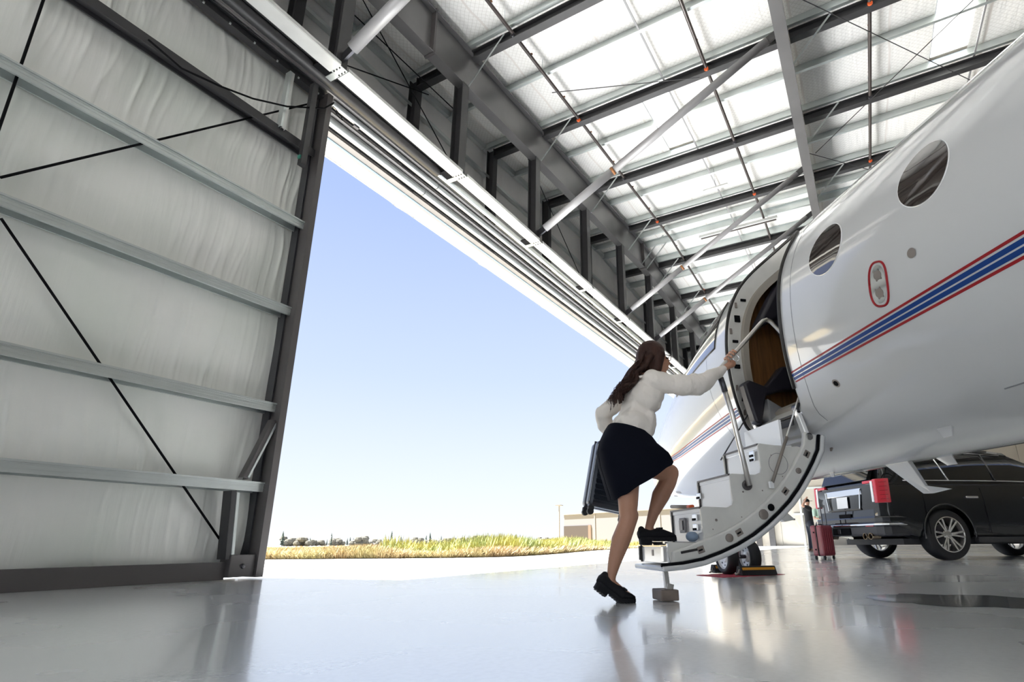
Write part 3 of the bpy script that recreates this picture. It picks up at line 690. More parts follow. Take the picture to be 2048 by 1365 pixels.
L2 = [DP(*shrink(v, t, .030), -.14) for v, t in loop]; L3 = [DP(*shrink(v, t, .034), -.19) for v, t in loop]; L0b = [DP(*shrink(v, t, .012), -.012) for v, t in loop]
mb = MB(); mb.add(*strip(L0, L0b)); mb.add(*strip(L0b, L1)); mb.build('door_frame', 'white_in', jet, smooth=True, angle=.6)
MB().add(*strip(L1, L2)).add(*strip(L2, L3)).build('inner_frame', 'cabin', jet, smooth=True, angle=.6)
MB().tube([DP(*shrink(v, t, .004), .006) for v, t in loop[3:-1]], .013, 8).build('door_gasket', 'gasket', jet, smooth=True)
fr = MB()
for (th, q) in ((29, .020), (17, .060), (4, .022), (-9, .034), (-25, .05)):
    a = DP(V1-.012, th, -.075); fr.box(a, (.012, .05, q))
fr.build('frame_latch', 'black', jet)
for th in (24, 9, -5, -19, -31): MB().box(DP(V1-.014, th, -.03), (.010, .02, .05)).build('latch_plate', 'steelring', jet)
# cabin
def bulk(s, pmin, r, m, name, th=.02, z0=1.2):
    pts = []
    for i in range(25):
        a = math.radians(-90+i*7.5); p, z = r*math.cos(a), ZC+r*math.sin(a)
        pts.append((max(p, pmin), max(z, z0)))
    pts = [(pmin, z0)]+pts+[(pmin, ZC+.9*r)]
    return MB().prism(pts, lambda u_, v_, t: (t, u_, v_), s, s+th).build(name, m, jet)
bulk(-2.40, -.85, .95, 'wood', 'veneer_bulkhead'); bulk(-4.6, -.85, .95, 'leather', 'cabin_divider')
MB().box((-3.4, 0, 1.24), (2.4, 1.40, .04)).build('cabin_floor', 'gasket', jet)
MB().box((-3.3, -.62, 2.0), (2.4, .04, 1.7)).build('cabin_side_panel', 'leather', jet)
MB().grid(lambda a, b: (-4.6+2.2*a, .93*math.cos(math.radians(50+130*b)), ZC+.93*math.sin(math.radians(50+130*b))), 4, 16).build('cabin_ceiling', 'cabin', jet, smooth=True)
UPD = [(.438, 2.70), (.637, 2.41), (.772, 2.186), (.824, 2.074), (.60, 2.20), (.40, 1.75), (.20, 1.70), (.10, 2.75)]
bevel(MB().prism(UPD, lambda u_, v_, t: (t, u_, v_), -2.66, -2.52).build('crew_seat', 'leather', jet, smooth=True, angle=.6), .03, 3)
LOWD = [(.953, 1.618), (.90, 1.65), (.744, 1.597), (.578, 1.784), (.30, 1.80), (.30, 1.60), (.60, 1.57), (.754, 1.523), (.823, 1.274), (.88, 1.29), (.925, 1.48)]
bevel(MB().prism(LOWD, lambda u_, v_, t: (t, u_, v_), -2.58, -2.48).build('seat_arm', 'leather', jet, smooth=True, angle=.6), .02, 3)
bevel(MB().prism([(.74, 1.25), (.74, 1.50), (.6, 1.42), (.45, 1.25)], lambda u_, v_, t: (t, u_, v_), -2.56, -2.44).build('door_mechanism', 'vent', jet), .01)
MB().tube([DP(V0+.02, -41, -.01), DP(V1-.02, -41, -.01)], .012, 10).build('sill_bar', 'chrome', jet, smooth=True)
# cabin windows
def oval(s, th, a, b, off, name, m, tilt=0, n=36):
    vs = [SP(s, th, off)]; rings = 5
    for r in range(1, rings+1):
        for j in range(n):
            an = 2*PI*j/n; x, y = a*r/rings*math.cos(an), b*r/rings*math.sin(an)
            x, y = x*math.cos(tilt)-y*math.sin(tilt), x*math.sin(tilt)+y*math.cos(tilt)
            vs.append(SP(s+x, th+math.degrees(y/RR), off))
    fs = [(0, 1+j, 1+(j+1) % n) for j in range(n)]+[(1+r*n+j, 1+(r+1)*n+j, 1+(r+1)*n+(j+1) % n, 1+r*n+(j+1) % n) for r in range(rings-1) for j in range(n)]
    return MB().add(vs, fs).build(name, m, jet, smooth=True)
for s in (-3.83, -4.61, -5.39, -6.17, -6.95):
    oval(s, 12.3, .160, .172, .0035, 'window_glass', 'glass', .0)
    MB().tube([SP(s+.163*math.cos(a), 12.3+math.degrees(.175*math.sin(a)/RR), .0) for a in [2*PI*i/48 for i in range(49)]], .0035, 6).build('window_rim', 'whitesteel', jet)
# cockpit side window: a framed pane
def patch(fn, nu, nv, name, m, lab=None): return MB().grid(fn, nu, nv).build(name, m, jet, smooth=True, label=lab)
def cw(u_, v_, off=.003):
    s = -2.22+1.45*u_; lo = 7+8*u_; hi = 36+6*u_; return SP(s, lo+(hi-lo)*v_, off)
patch(lambda a, b: cw(a, b), 20, 10, 'cockpit_window', 'glass')
MB().tube([cw(u_, 0, .004) for u_ in [i/12 for i in range(13)]]+[cw(1, i/8, .004) for i in range(1, 9)]+[cw(1-i/12, 1, .004) for i in range(1, 13)]+[cw(0, 1-i/8, .004) for i in range(1, 9)], .007, 6).build('cockpit_window_frame', 'gasket', jet, smooth=True)
# stripes
ZS = [(-12, 1.97, 1.75), (-4.98, 1.61, 1.51), (-3.24, 1.522, 1.448), (-2.3, 1.468, 1.393), (-.5, 1.380, 1.312), (.9, 1.352, 1.312), (1.7, 1.345, 1.33)]
def stripe_z(s, f):
    for (a, t0, b0), (b, t1, b1) in zip(ZS[:-1], ZS[1:]):
        if a <= s <= b: k = (s-a)/(b-a); t, bb = t0+(t1-t0)*k, b0+(b1-b0)*k; return t+(bb-t)*f
    return 1.34
for (f0, f1, m) in ((0, .14, 'red'), (.24, .47, 'blue'), (.55, .78, 'blue'), (.86, 1, 'red')):
    for (sa, sb, nn) in ((-11, None, 60), (None, 1.6, 120)):
        def fn(a, b):
            f = f0+(f1-f0)*b; thd = math.radians(0)
            thr = -26 if sa else -30
            A_ = sa if sa else V1+shear(V1, thr)+.03; B_ = sb if sb else V0+shear(V0, thr)-.012
            s = A_+(B_-A_)*a; return SP(s, th_of(s, stripe_z(s, f)), .0022 if sa else .006)
        patch(fn, nn, 3, 'stripe', m, {'red': 'dark red stripe', 'blue': 'deep blue stripe'}[m])
# ports and plates
oval(-4.20, -11.8, .052, .108, .002, 'static_port_plate', 'chrome', .32)
def ovl_ring(s, th, a, b, tilt, r, name, m):
    pts = []
    for i in range(41):
        an = 2*PI*i/40; x = a*math.copysign(abs(math.cos(an))**.7, math.cos(an)); y = b*math.copysign(abs(math.sin(an))**.7, math.sin(an))
        x, y = x*math.cos(tilt)-y*math.sin(tilt), x*math.sin(tilt)+y*math.cos(tilt); pts.append(SP(s+x, th+math.degrees(y/RR), .001))
    MB().tube(pts, r, 6).build(name, m, jet, smooth=True)
ovl_ring(-4.20, -11.8, .062, .125, .32, .007, 'red_outline', 'red')
for q in (.048, -.048):
    for k in range(3): oval(-4.20-q*.32, -11.8+math.degrees(q/RR), .027 if k == 0 else .036, .027 if k == 0 else .010, .003+k*.0004, 'static_port', 'steelring', k*PI/1.5)
oval(-4.46, -8.9, .027, .027, .003, 'pressure_port', 'steelring'); oval(-3.53, -35, .030, .030, .002, 'water_fitting', 'steelring'); oval(-3.53, -35, .019, .019, .004, 'fitting_core', 'black')
for v, t in ((-3.45, 0),): MB().tube([SP(v+shear(v, th), th, .0) for th in range(-48, 52, 4)], .0022, 5).build('panel_seam', 'vent', jet)
MB().tube([SP(-1.98, th, .0) for th in range(-60, 70, 5)], .002, 5).build('panel_seam', 'vent', jet)
MB().tube([SP(-5.6+i*.12, -34-22*math.sin(PI*.5*i/10), .0) for i in range(11)], .004, 5).build('fairing_seam', 'vent', jet)
for (s, th) in ((.55, -66), (.95, -78)): patch(lambda a, b, s=s, th=th: SP(s+.16*a, th+5*b, .003), 4, 3, 'cooling_vent', 'vent')
MB().tube([SP(1.1, -50, 0), SP(1.1, -50, .06), SP(1.28, -50, .07)], .009, 8).build('pitot_probe', 'brushed', jet, smooth=True)
# belly blade antennas
def blade(pts, th, name, m='white'):
    mb = MB(); n = len(pts); mb.add([(s, -th*k, z) for (s, z, k) in pts]+[(s, th*k, z) for (s, z, k) in pts], [tuple(range(n)), tuple(range(n, 2*n))[::-1]]+[(i, (i+1) % n, n+(i+1) % n, n+i) for i in range(n)])
    return bevel(mb.build(name, m, jet), .004)
blade([(-2.84, .955, 1), (-3.10, .945, 1), (-3.22, .725, .6), (-3.42, .685, .3), (-3.26, .668, .5), (-3.19, .672, .6)], .022, 'blade_antenna')
def smallfin(s, th, l, h, m='white'):
    a = SP(s, th, -.01); b = SP(s-l, th, -.01); n = Vector((0, math.cos(math.radians(th)), math.sin(math.radians(th)))); t = Vector((0, -n.z, n.y))*.006
    c = b+n*h-Vector((l*.15, 0, 0)); d = b+n*h+Vector((l*.4, 0, 0)); vs = [a-t, b-t, c-t*.5, d-t*.5, a+t, b+t, c+t*.5, d+t*.5]
    MB().add(vs, [(0, 1, 2, 3), (4, 7, 6, 5), (0, 4, 5, 1), (1, 5, 6, 2), (2, 6, 7, 3), (3, 7, 4, 0)]).build('belly_fin', m, jet)
smallfin(-3.8, -66, .11, .08); smallfin(-2.9, -62, .03, .04, 'steelring'); smallfin(-2.35, -84, .06, .05); smallfin(-3.25, -95, .14, .07); smallfin(-4.6, -80, .12, .08)

# ---- lowered airstair (mesh part with sub-parts)
CUR = [(.665, 1.10), (.69, .99), (.745, .90), (.81, .81), (.89, .71), (.975, .62), (1.07, .54), (1.17, .465), (1.28, .395), (1.40, .335), (1.53, .285), (1.66, .245), (1.80, .222), (1.95, .212)]
def offs(cur, d):
    out = []
    for i, (p, z) in enumerate(cur):
        a = cur[max(i-1, 0)]; b = cur[min(i+1, len(cur)-1)]; tx, tz = b[0]-a[0], b[1]-a[1]; L = math.hypot(tx, tz); out.append((p+tz/L*d, z-tx/L*d))
    return out
def sx(u_, v_, t): return (t, u_, v_)
CO = offs(CUR, .032); SA, SF = -3.0, -2.45
mb = MB()
def sk(a, b):
    i = a*(len(CUR)-1); k = min(int(i), len(CUR)-2); f = i-k; w = [CO[k][j]+(CO[k+1][j]-CO[k][j])*f for j in (0, 1)]; return (SA-.075+(SF-SA+.15)*b, w[0], w[1])
skin = MB().prism(CUR[::-1]+CO, sx, SA-.075, SF-.05).build('airstair', 'white', jet, smooth=True, angle=.5, label='lowered white curved airstair door with four steps')
bevel(skin, .012, 3)
def sub(mb, name, m, smooth=False, bv=0, label=None, angle=None):
    o = mb.build(name, m, skin, smooth=smooth, label=label, angle=angle)
    if bv: bevel(o, bv)
    return o
CI = offs(CUR, -.012); CM = offs(CUR, -.115)
def rnd(c, r, a0, a1, n=5): return [(c[0]+r*math.cos(math.radians(a0+(a1-a0)*i/n)), c[1]+r*math.sin(math.radians(a0+(a1-a0)*i/n))) for i in range(n+1)]
cheek = [(1.86, .225), (1.885, .30), (1.87, .36)]+[(1.66, .355)]+rnd((1.665, .40), .04, 250, 180)[0:0]+[(1.625, .37), (1.618, .40), (1.63, .575), (1.61, .59), (1.43, .583), (1.395, .60), (1.383, .63), (1.39, .80), (1.375, .815), (1.19, .81), (1.15, .825), (1.138, .86), (1.145, 1.02), (1.13, 1.035), (.90, 1.015), (.83, 1.02)]+CM[1:][:0]+CI[1:-1]
for sfx, sc_ in (('near', SA), ('far', SF-.02)):
    o = sub(MB().prism(cheek, sx, sc_, sc_+.02), 'side_cheek', 'white_in', bv=.004)
# raised rim along the skin on both sides
rim = CM[:-2]+[(1.86, .30), (1.86, .225)]+CI[:-1][::-1]
sub(MB().prism(rim, sx, SA-.035, SA+.004), 'rim_channel', 'white_in', bv=.010, smooth=True, angle=.5); sub(MB().prism(rim, sx, SF-.004, SF+.03), 'rim_channel', 'white_in', bv=.01)
sub(MB().tube([(SA-.045, p, z) for p, z in offs(CUR, -.006)], .012, 8), 'seal_strip', 'black', smooth=True); sub(MB().tube([(SA-.052, p, z) for p, z in offs(CUR, .014)], .007, 6), 'seal_strip', 'gasket', smooth=True)
sub(MB().prism(offs(CUR, -.012)[::-1]+offs(CUR, .0), sx, SA-.045, SA-.03), 'seal_land', 'gasket')
ST = [(1.88, 1.60, .355), (1.62, 1.36, .582), (1.38, 1.12, .808), (1.13, .86, 1.028)]
for i, (pf, pb, z) in enumerate(ST):
    w0, w1 = SA+.02, SF-.02
    sub(MB().box(((w0+w1)/2, (pf+pb)/2, z-.015), (w1-w0, pf-pb, .03)), 'tread', 'chrome' if i == 0 else 'whitesteel', bv=.004, label='polished lowest tread' if i == 0 else None)
    z0 = z-.222 if i else .225
    sub(MB().box(((w0+w1)/2, pf-.012, (z+z0)/2-.01), (w1-w0, .014, z-z0-.02)), 'riser', 'whitesteel', bv=.003)
    sub(MB().box((w1-.004, pf-.002, (z+z0)/2), (.014, .016, z-z0)), 'riser_edge', 'gasket')
    sub(MB().box(((w0+w1)/2, pf+.002, z+.002), (w1-w0, .02, .012)), 'tread_nosing', 'jamb' if i else 'chrome')
sub(MB().box(((SA+SF)/2, .93, 1.12), (.5, .02, .20)), 'riser', 'whitesteel')
# riser fittings
bx = sub(MB().box((-2.68, 1.628, .475), (.10, .012, .105)), 'step_light_frame', 'vent', bv=.006); sub(MB().box((-2.675, 1.637, .475), (.06, .008, .065)), 'step_light_lens', 'darkmetal')
for (s, p, z) in ((-2.90, 1.628, .52), (-2.90, 1.628, .455), (-2.48, 1.39, .70), (-2.90, 1.14, .97), (-2.9, 1.14, .94)):
    sub(MB().box((s, p, z), (.07, .012, .045)), 'latch', 'chrome', bv=.004); sub(MB().box((s+.005, p+.008, z-.012), (.045, .006, .016)), 'latch_slot', 'black')
sub(MB().tube([(-2.48, 1.62, .62), (-2.78, 1.62, .60)], .014, 10), 'grab_tube', 'cabin', smooth=True); sub(MB().tube([(-2.78, 1.62, .60), (-2.86, 1.62, .598)], .013, 10), 'grab_tube', 'orange', smooth=True, label='orange end of grab tube')
sub(MB().box((-2.7, 1.872, .29), (.03, .012, .04)), 'keyhole_plate', 'steelring'); sub(MB().box((-2.93, 1.885, .285), (.045, .02, .10)), 'hinge_block', 'brushed', bv=.004); sub(MB().box((-2.46, 1.885, .285), (.03, .02, .10)), 'hinge_block', 'gasket', bv=.004)
remesh(sub(MB().ell((-2.9, 1.66, .395), (.05, .045, .035), 12), 'rubber_stop', 'bluecloth'), .008, 2)
# fittings on the near rim
rm = offs(CUR, -.065)
def on_rim(t):
    i = t*(len(rm)-1); k = int(i); f = i-k; a, b = rm[k], rm[min(k+1, len(rm)-1)]; return a[0]+(b[0]-a[0])*f, a[1]+(b[1]-a[1])*f, math.atan2(b[1]-a[1], b[0]-a[0])
for t in (.13, .36, .66, .84):
    p, z, an = on_rim(t); rot = Matrix.Rotation(-an, 3, 'X'); rot = Matrix.Rotation(an, 3, 'X')
    sub(MB().box((SA-.036, p, z), (.008, .050, .044), rot), 'latch_pocket', 'steelring', bv=.006); sub(MB().box((SA-.040, p+.004, z-.003), (.006, .030, .010), rot), 'latch_pin', 'black')
for t, q in ((.24, .03), (.47, .035), (.52, .05), (.71, .04)):
    p, z, an = on_rim(t); rot = Matrix.Rotation(an, 3, 'X'); sub(MB().lathe([(q*.7, 0), (q*.7, .006), (q*.45, .010), (0, .010)], (SA-.035, p, z), (-1, 0, 0), 14), 'roller_fitting', 'steelring' if t != .47 else 'black', smooth=True, angle=.5)
p, z, an = on_rim(.90); sub(MB().box((SA-.036, p-.03, z+.012), (.006, .14, .016), Matrix.Rotation(an, 3, 'X')), 'pull_slot', 'gasket', bv=.003)
for (p, z, r) in ((1.30, .69, .006), (1.15, .70, .005), (1.52, .50, .009), (1.55, .44, .004), (1.33, .52, .004), (1.05, .95, .004), (.98, .8, .004)):
    sub(MB().lathe([(r, 0), (r, .002), (0, .002)], (SA-.001, p, z), (-1, 0, 0), 10), 'fastener', 'steelring')
sub(MB().tube([(SA-.001, 1.0+.075*math.cos(a), .89+.075*math.sin(a)) for a in [2*PI*i/28 for i in range(29)]], .0018, 5), 'cover_outline', 'vent')
sub(MB().lathe([(.036, 0), (.036, .012), (.024, .014), (.024, .004), (0, .004)], (SA-.001, 1.266, .735), (-1, 0, 0), 20), 'rail_socket', 'jamb', smooth=True, angle=.5)
# handrail, cables, hinge arms, foot
S3 = SA-.03
hr = MB().tube([(S3, 1.262, .73), (S3, 1.30, .98), (S3, 1.338, 1.238), (S3, 1.385, 1.44)], .0185, 12); sub(hr, 'handrail_post', 'brushed', smooth=True)
sub(MB().tube([(S3, 1.375, 1.40), (S3, 1.400, 1.505)], .022, 12), 'handrail_joint', 'darkmetal', smooth=True)
arc = [(S3, 1.400, 1.50), (S3, 1.405, 1.54), (S3, 1.392, 1.58), (S3, 1.36, 1.612), (S3, 1.282, 1.69), (S3, 1.02, 1.962), (S3, .995, 1.985), (S3, .965, 1.998), (S3, .93, 1.985), (S3, .837, 1.885), (S3, .70, 1.73)]
sub(MB().tube(arc, .0165, 12), 'handrail_bar', 'brushed', smooth=True)
sub(MB().tube([(S3-.006+.0, 1.262+.026*math.cos(a), 1.665+.026*math.sin(a)) for a in [2*PI*i/20 for i in range(21)]], .004, 6), 'ring_clip', 'chrome', smooth=True)
sub(MB().tube([(S3-.01, 1.09, .75), (S3-.01, .93, 1.08)], .012, 8), 'stay_strut', 'steelring', smooth=True); sub(MB().tube([(S3-.01, .94, 1.06), (S3-.01, .78, 1.40), (-3.0, .62, 1.72)], .007, 8), 'stay_strut', 'brushed', smooth=True)
sub(MB().box((S3-.01, 1.10, .735), (.02, .04, .05)), 'stay_bracket', 'whitesteel', bv=.006)
sub(MB().tube([(SF, 1.16, .99), (SF, .84, 1.42)], .006, 8), 'stay_strut', 'darkmetal', smooth=True)
for s in (SA-.005, SF+.02):
    sub(MB().bar((s, .80, 1.30), (s, .745, 1.10), .035, .045, (1, 0, 0)), 'hinge_arm', 'whitesteel', bv=.006); sub(MB().tube([(s-.03, .785, 1.31), (s+.03, .785, 1.31)], .034, 14), 'hinge_barrel', 'darkmetal', smooth=True, angle=.5)
    sub(MB().tube([(s-.03, .74, 1.09), (s+.03, .74, 1.09)], .028, 12), 'hinge_barrel', 'darkmetal', smooth=True, angle=.5)
sub(MB().box((-2.7, .80, 1.215), (.5, .012, .05)), 'hinge_cover', 'gasket')
sub(MB().bar((-2.985, 1.905, .205), (-2.985, 1.895, .075), .034, .028, (1, 0, 0)), 'support_leg', 'brushed', bv=.004); sub(MB().bar((-2.985, 1.875, .105), (-2.985, 1.885, .066), .05, .03, (1, 0, 0)), 'support_leg', 'brushed', bv=.004)
# ---- nose gear
gx = -.36
def wheel(p, name='nose_wheel'):
    t = MB(); R_, w = .192, .062
    t.lathe([(R_-.055, -w), (R_-.02, -w*1.0), (R_-.004, -w*.7), (R_, -w*.3), (R_, w*.3), (R_-.004, w*.7), (R_-.02, w), (R_-.055, w), (R_-.06, w*.8), (R_-.06, -w*.8)], (gx, p, R_), (0, 1, 0), 48, closed=True)
    tire = t.build('nose_tire', 'rubber', jet, smooth=True)
    h = MB(); r = R_-.058
    h.lathe([(0, -.05), (r, -.05), (r, .052), (r-.012, .056), (r-.02, .035), (.062, .018), (.055, .040), (.03, .046), (0, .046)], (gx, p, R_), (0, 1, 0), 36)
    hub = h.build('wheel_rim', 'whitesteel', tire, smooth=True, angle=.5)
    d = MB()
    for i in range(8): a = i*PI/4; d.lathe([(.011, 0), (.011, .004), (0, .004)], (gx+.092*math.cos(a), p+.028, R_+.092*math.sin(a)), (0, 1, 0), 8)
    d.lathe([(.022, 0), (.022, .008), (0, .008)], (gx, p+.046, R_), (0, 1, 0), 12); d.build('wheel_bolts', 'darkmetal', tire)
wheel(.115); wheel(-.165)
MB().tube([(gx, -.12, .192), (gx, .07, .192)], .022, 12).build('axle', 'darkmetal', jet, smooth=True)
MB().tube([(gx+.0, -.025, .19), (gx-.04, -.025, .55)], .032, 14).build('gear_leg', 'chrome', jet, smooth=True); MB().tube([(gx-.03, -.025, .5), (gx-.06, -.025, 1.1)], .05, 14).build('gear_leg', 'whitesteel', jet, smooth=True)
MB().tube([(gx-.05, -.025, .7), (gx+.55, -.025, 1.0)], .022, 10).build('drag_brace', 'whitesteel', jet, smooth=True)
bevel(MB().box((gx-.45, -.18, .84), (.35, .012, .16)).build('gear_door', 'white', jet), .004)
# small door panel hanging behind the nose wheels
GD = [(-.42, .72), (-.50, .71), (-.62, .61), (-.635, .595), (-.50, .57), (-.43, .62)]
bevel(MB().prism(GD, sx, -.66, -.58).build('gear_door', 'whitesteel', jet), .006)
MB().tube([(-.62, -.42, .70), (-.60, -.30, .93)], .012, 8).build('door_link', 'whitesteel', jet, smooth=True)
MB().box((-.62, -.64, .60), (.03, .02, .02)).build('door_pad', 'black', jet)

# ---- small things around the nose wheel and stair foot
wb_ = bevel(MB().box((0, 0, .035), (.175, .12, .066)).build('support_block', 'woodblock'), .008); wb_.location = JW(-2.945, 1.895, .002); wb_.rotation_euler = (0, 0, AZ)
tag(wb_, 'small taupe wooden block under the foot of the airstair leg', 'block')
rmat = MB().prism([(-.39, .52), (-.86, .44), (-.62, -.44), (-.12, -.36)], lambda a, b, t: (a, b, t), .001, .005).build('red_mat', 'redmat'); rmat.location = JO; rmat.rotation_euler = (0, 0, AZ)
tag(rmat, 'thin dark red mat lying under the nose wheels', 'mat')
def chock(s, p0, p1, lab):
    t = empty('wheel_chock', JW(s, (p0+p1)/2, 0), AZ); tag(t, lab, 'chock'); L = p1-p0
    pr = [(-.075, .006), (.075, .006), (.06, .045), (.035, .10), (-.035, .10), (-.06, .045)]
    bevel(MB().prism(pr, lambda u_, v_, q: (u_, q, v_), -L/2, L/2).build('chock_body', 'rubber', t), .008)
    MB().bar((-.052, -L/2+.02, .073), (-.052, L/2-.02, .073), .028, .004, (-.9, 0, .45)).build('reflective_tape', 'yellow', t)
    MB().tube([(-.02, L/2, .06), (-.05, L/2+.03, .03), (-.02, L/2+.05, .012)], .012, 6).build('rope_end', 'cabin', t, smooth=True)
chock(-.635, -.30, .13, 'black rubber wheel chock with orange tape behind the nose wheels'); chock(-.10, -.28, .18, 'black rubber wheel chock on the far side of the nose wheels')
pd = MB(); n = 40
pd.add([(4.42+.42*math.cos(2*PI*i/n)*(1+.12*math.sin(5*i)), -.42+.55*math.sin(2*PI*i/n)*(1+.1*math.cos(3*i)), .0015) for i in range(n)], [tuple(range(n))])
tag(pd.build('floor_puddle', mat('wet_floor_patch', (.30, .30, .29), .07, coat=.3)), 'dark wet patch on the floor at the lower right', 'puddle')

# ================================================================ PEOPLE
WO = (-2.87, 2.08, 0)
wom = empty('person', JW(*WO), AZ); tag(wom, 'woman in cream blouse and navy skirt climbing the airstair with a suitcase', 'person')
def wb2(mb, name, m, vox=None, it=4, smooth=True, label=None, parent=None):
    o = mb.build(name, m, parent or wom, smooth=smooth, org=WO, label=label)
    if vox: remesh(o, vox, it)
    return o
SR, SL = -3.0, -2.72          # near (right) and far (left) leg
b = MB()
# head and neck
HC = Vector((-2.895, 1.845, 1.66))
b.ell(HC+Vector((0, .012, .02)), (.074, .094, .105), 20); b.cap(HC+Vector((0, -.045, -.045)), .050, HC+Vector((0, -.05, -.075)), .036)
b.cap(HC+Vector((0, -.078, .005)), .030, HC+Vector((0, -.070, -.05)), .030); b.cap(HC+Vector((0, -.088, .02)), .008, HC+Vector((0, -.112, -.022)), .011)
b.cap(HC+Vector((0, -.092, -.048)), .013, HC+Vector((0, -.090, -.058)), .013)
b.ell(HC+Vector((-.072, .01, -.01)), (.012, .018, .030)); b.ell(HC+Vector((.072, .01, -.01)), (.012, .018, .030))
b.cap(HC+Vector((0, .02, -.06)), .05, Vector((-2.88, 1.93, 1.50)), .056)
b.chain([(Vector((-2.88, 1.93, 1.48)), .07), (Vector((-2.87, 1.97, 1.35)), .10), (Vector((-2.87, 2.06, 1.12)), .10), (Vector((-2.87, 2.13, .99)), .13)])
# right arm to the rail
shR, elR, wrR, hdR = Vector((-3.02, 1.90, 1.475)), Vector((-3.085, 1.635, 1.425)), Vector((-3.035, 1.375, 1.575)), Vector((-3.032, 1.315, 1.612))
b.chain([(shR+Vector((.015, .01, -.01)), .042), (elR, .040), (wrR, .024)])
b.cap(wrR, .025, hdR, .028); b.ell((hdR+Vector((0, -.012, .004))), (.020, .042, .030), 12, Matrix.Rotation(-.5, 3, 'X'))
rail = lambda t: Vector((S3, 1.345-.20*t, 1.627+.208*t))
# fingers curl over the bar: palm on the near side, finger tips on the far side
for i, (t, L) in enumerate(((.08, .9), (.19, 1.0), (.30, .96), (.40, .78))):
    c = rail(t); up = Vector((0, .72, .69)); k = Vector((0, .0, 0))
    p0 = c+Vector((-.028, .004, -.006)); p1 = c+up*.029*L+Vector((-.010, 0, 0)); p2 = c+up*.026*L+Vector((.016, 0, 0)); p3 = c+Vector((.029, 0, 0))-up*.004
    b.chain([(p0, .0095), (p1, .009), (p2, .0082), (p3, .007)])
c = rail(-.02); b.chain([(hdR+Vector((.0, .0, -.018)), .012), (c+Vector((-.018, -.02, -.026)), .0105), (c+Vector((.004, -.045, -.014)), .009)])
# left arm back to the suitcase handle
shL, elL, wrL = Vector((-2.72, 1.97, 1.47)), Vector((-2.60, 2.185, 1.30)), Vector((-2.54, 2.13, 1.13))
b.chain([(shL, .05), (elL, .037), (wrL, .024), (wrL+Vector((.01, .01, -.05)), .026)])
for i in range(4):
    q = wrL+Vector((.012-.014*(i-1.5), .02, -.07)); b.chain([(q, .0095), (q+Vector((0, .022, -.022)), .009), (q+Vector((0, .008, -.042)), .008), (q+Vector((0, -.012, -.040)), .007)])
b.chain([(wrL+Vector((0, -.018, -.045)), .011), (wrL+Vector((0, -.026, -.075)), .010), (wrL+Vector((0, -.008, -.09)), .009)])
# legs
b.chain([(Vector((-2.94, 2.13, .98)), .10), (Vector((-2.97, 2.125, .74)), .078), (Vector((SR, 2.14, .60)), .066), (Vector((SR, 2.145, .53)), .058)])
b.chain([(Vector((SR, 2.135, .53)), .062), (Vector((SR, 2.155, .47)), .058), (Vector((SR, 2.200, .37)), .062), (Vector((SR, 2.245, .25)), .044), (Vector((SR-.01, 2.272, .165)), .030), (Vector((SR-.01, 2.285, .12)), .033)])
b.chain([(Vector((SR-.01, 2.285, .12)), .034), (Vector((SR-.01, 2.22, .07)), .030), (Vector((SR-.01, 2.17, .04)), .026)])
b.chain([(Vector((-2.79, 2.10, .96)), .10), (Vector((-2.75, 1.88, .885)), .078), (Vector((SL, 1.725, .845)), .066)])
b.chain([(Vector((SL, 1.715, .848)), .066), (Vector((SL, 1.735, .78)), .062), (Vector((SL, 1.80, .68)), .064), (Vector((SL, 1.86, .56)), .040), (Vector((SL, 1.895, .475)), .030), (Vector((SL, 1.905, .43)), .033)])
b.chain([(Vector((SL, 1.90, .43)), .033), (Vector((SL, 1.83, .405)), .028), (Vector((SL, 1.77, .39)), .024)])
body = wb2(b, 'body', 'skin', .0055, 5)
for q in (-1, 1): wb2(MB().ell(HC+Vector((q*.028, -.082, .012)), (.012, .008, .008), 10), 'eye', 'black')
# blouse: back yoke, torso, full sleeves gathered at the cuff
t = MB()
t.chain([(Vector((-2.88, 1.93, 1.475)), .078), (Vector((-2.87, 1.96, 1.37)), .118), (Vector((-2.87, 2.00, 1.24)), .122), (Vector((-2.87, 2.055, 1.13)), .118)])
t.ell((-2.93, 1.945, 1.36), (.115, .13, .13)); t.ell((-2.81, 1.945, 1.36), (.115, .13, .13)); t.ell((-2.93, 2.04, 1.16), (.09, .145, .095)); t.ell((-2.81, 2.04, 1.16), (.09, .145, .095))
t.cap((-2.94, 1.945, 1.22), .060, (-2.94, 1.975, 1.12), .066); t.cap((-2.80, 1.945, 1.22), .060, (-2.80, 1.975, 1.12), .066)
t.cap((-2.88, 1.925, 1.47), .068, (-2.985, 1.905, 1.46), .070); t.cap((-2.88, 1.935, 1.47), .068, (-2.75, 1.965, 1.455), .066)
t.chain([(shR+Vector((.02, .01, -.005)), .074), (shR+Vector((-.01, -.09, -.035)), .070), (elR+Vector((0, .06, -.005)), .068), (elR+Vector((0, -.02, -.005)), .066), (elR+Vector((.015, -.10, .04)), .058), (wrR+Vector((-.01, .075, -.045)), .047), (wrR+Vector((0, .03, -.018)), .034)])
t.cap(wrR+Vector((0, .034, -.02)), .036, wrR+Vector((0, .012, -.007)), .033)
t.ell(elR+Vector((0, -.055, .055)), (.035, .030, .026)); t.ell(elR+Vector((-.01, .01, .058)), (.03, .022, .022))
t.chain([(shL+Vector((-.01, .0, -.01)), .068), (shL+Vector((.05, .10, -.08)), .062), (elL, .060), (wrL+Vector((-.01, .01, .07)), .048), (wrL+Vector((0, 0, .03)), .034)])
bl = wb2(t, 'blouse', 'blouse', .007, 14)
tx = bpy.data.textures.new('folds', 'CLOUDS'); tx.noise_scale = .085; tx.noise_depth = 2
dm = bl.modifiers.new('folds', 'DISPLACE'); dm.texture = tx; dm.strength = .024; dm.mid_level = .5
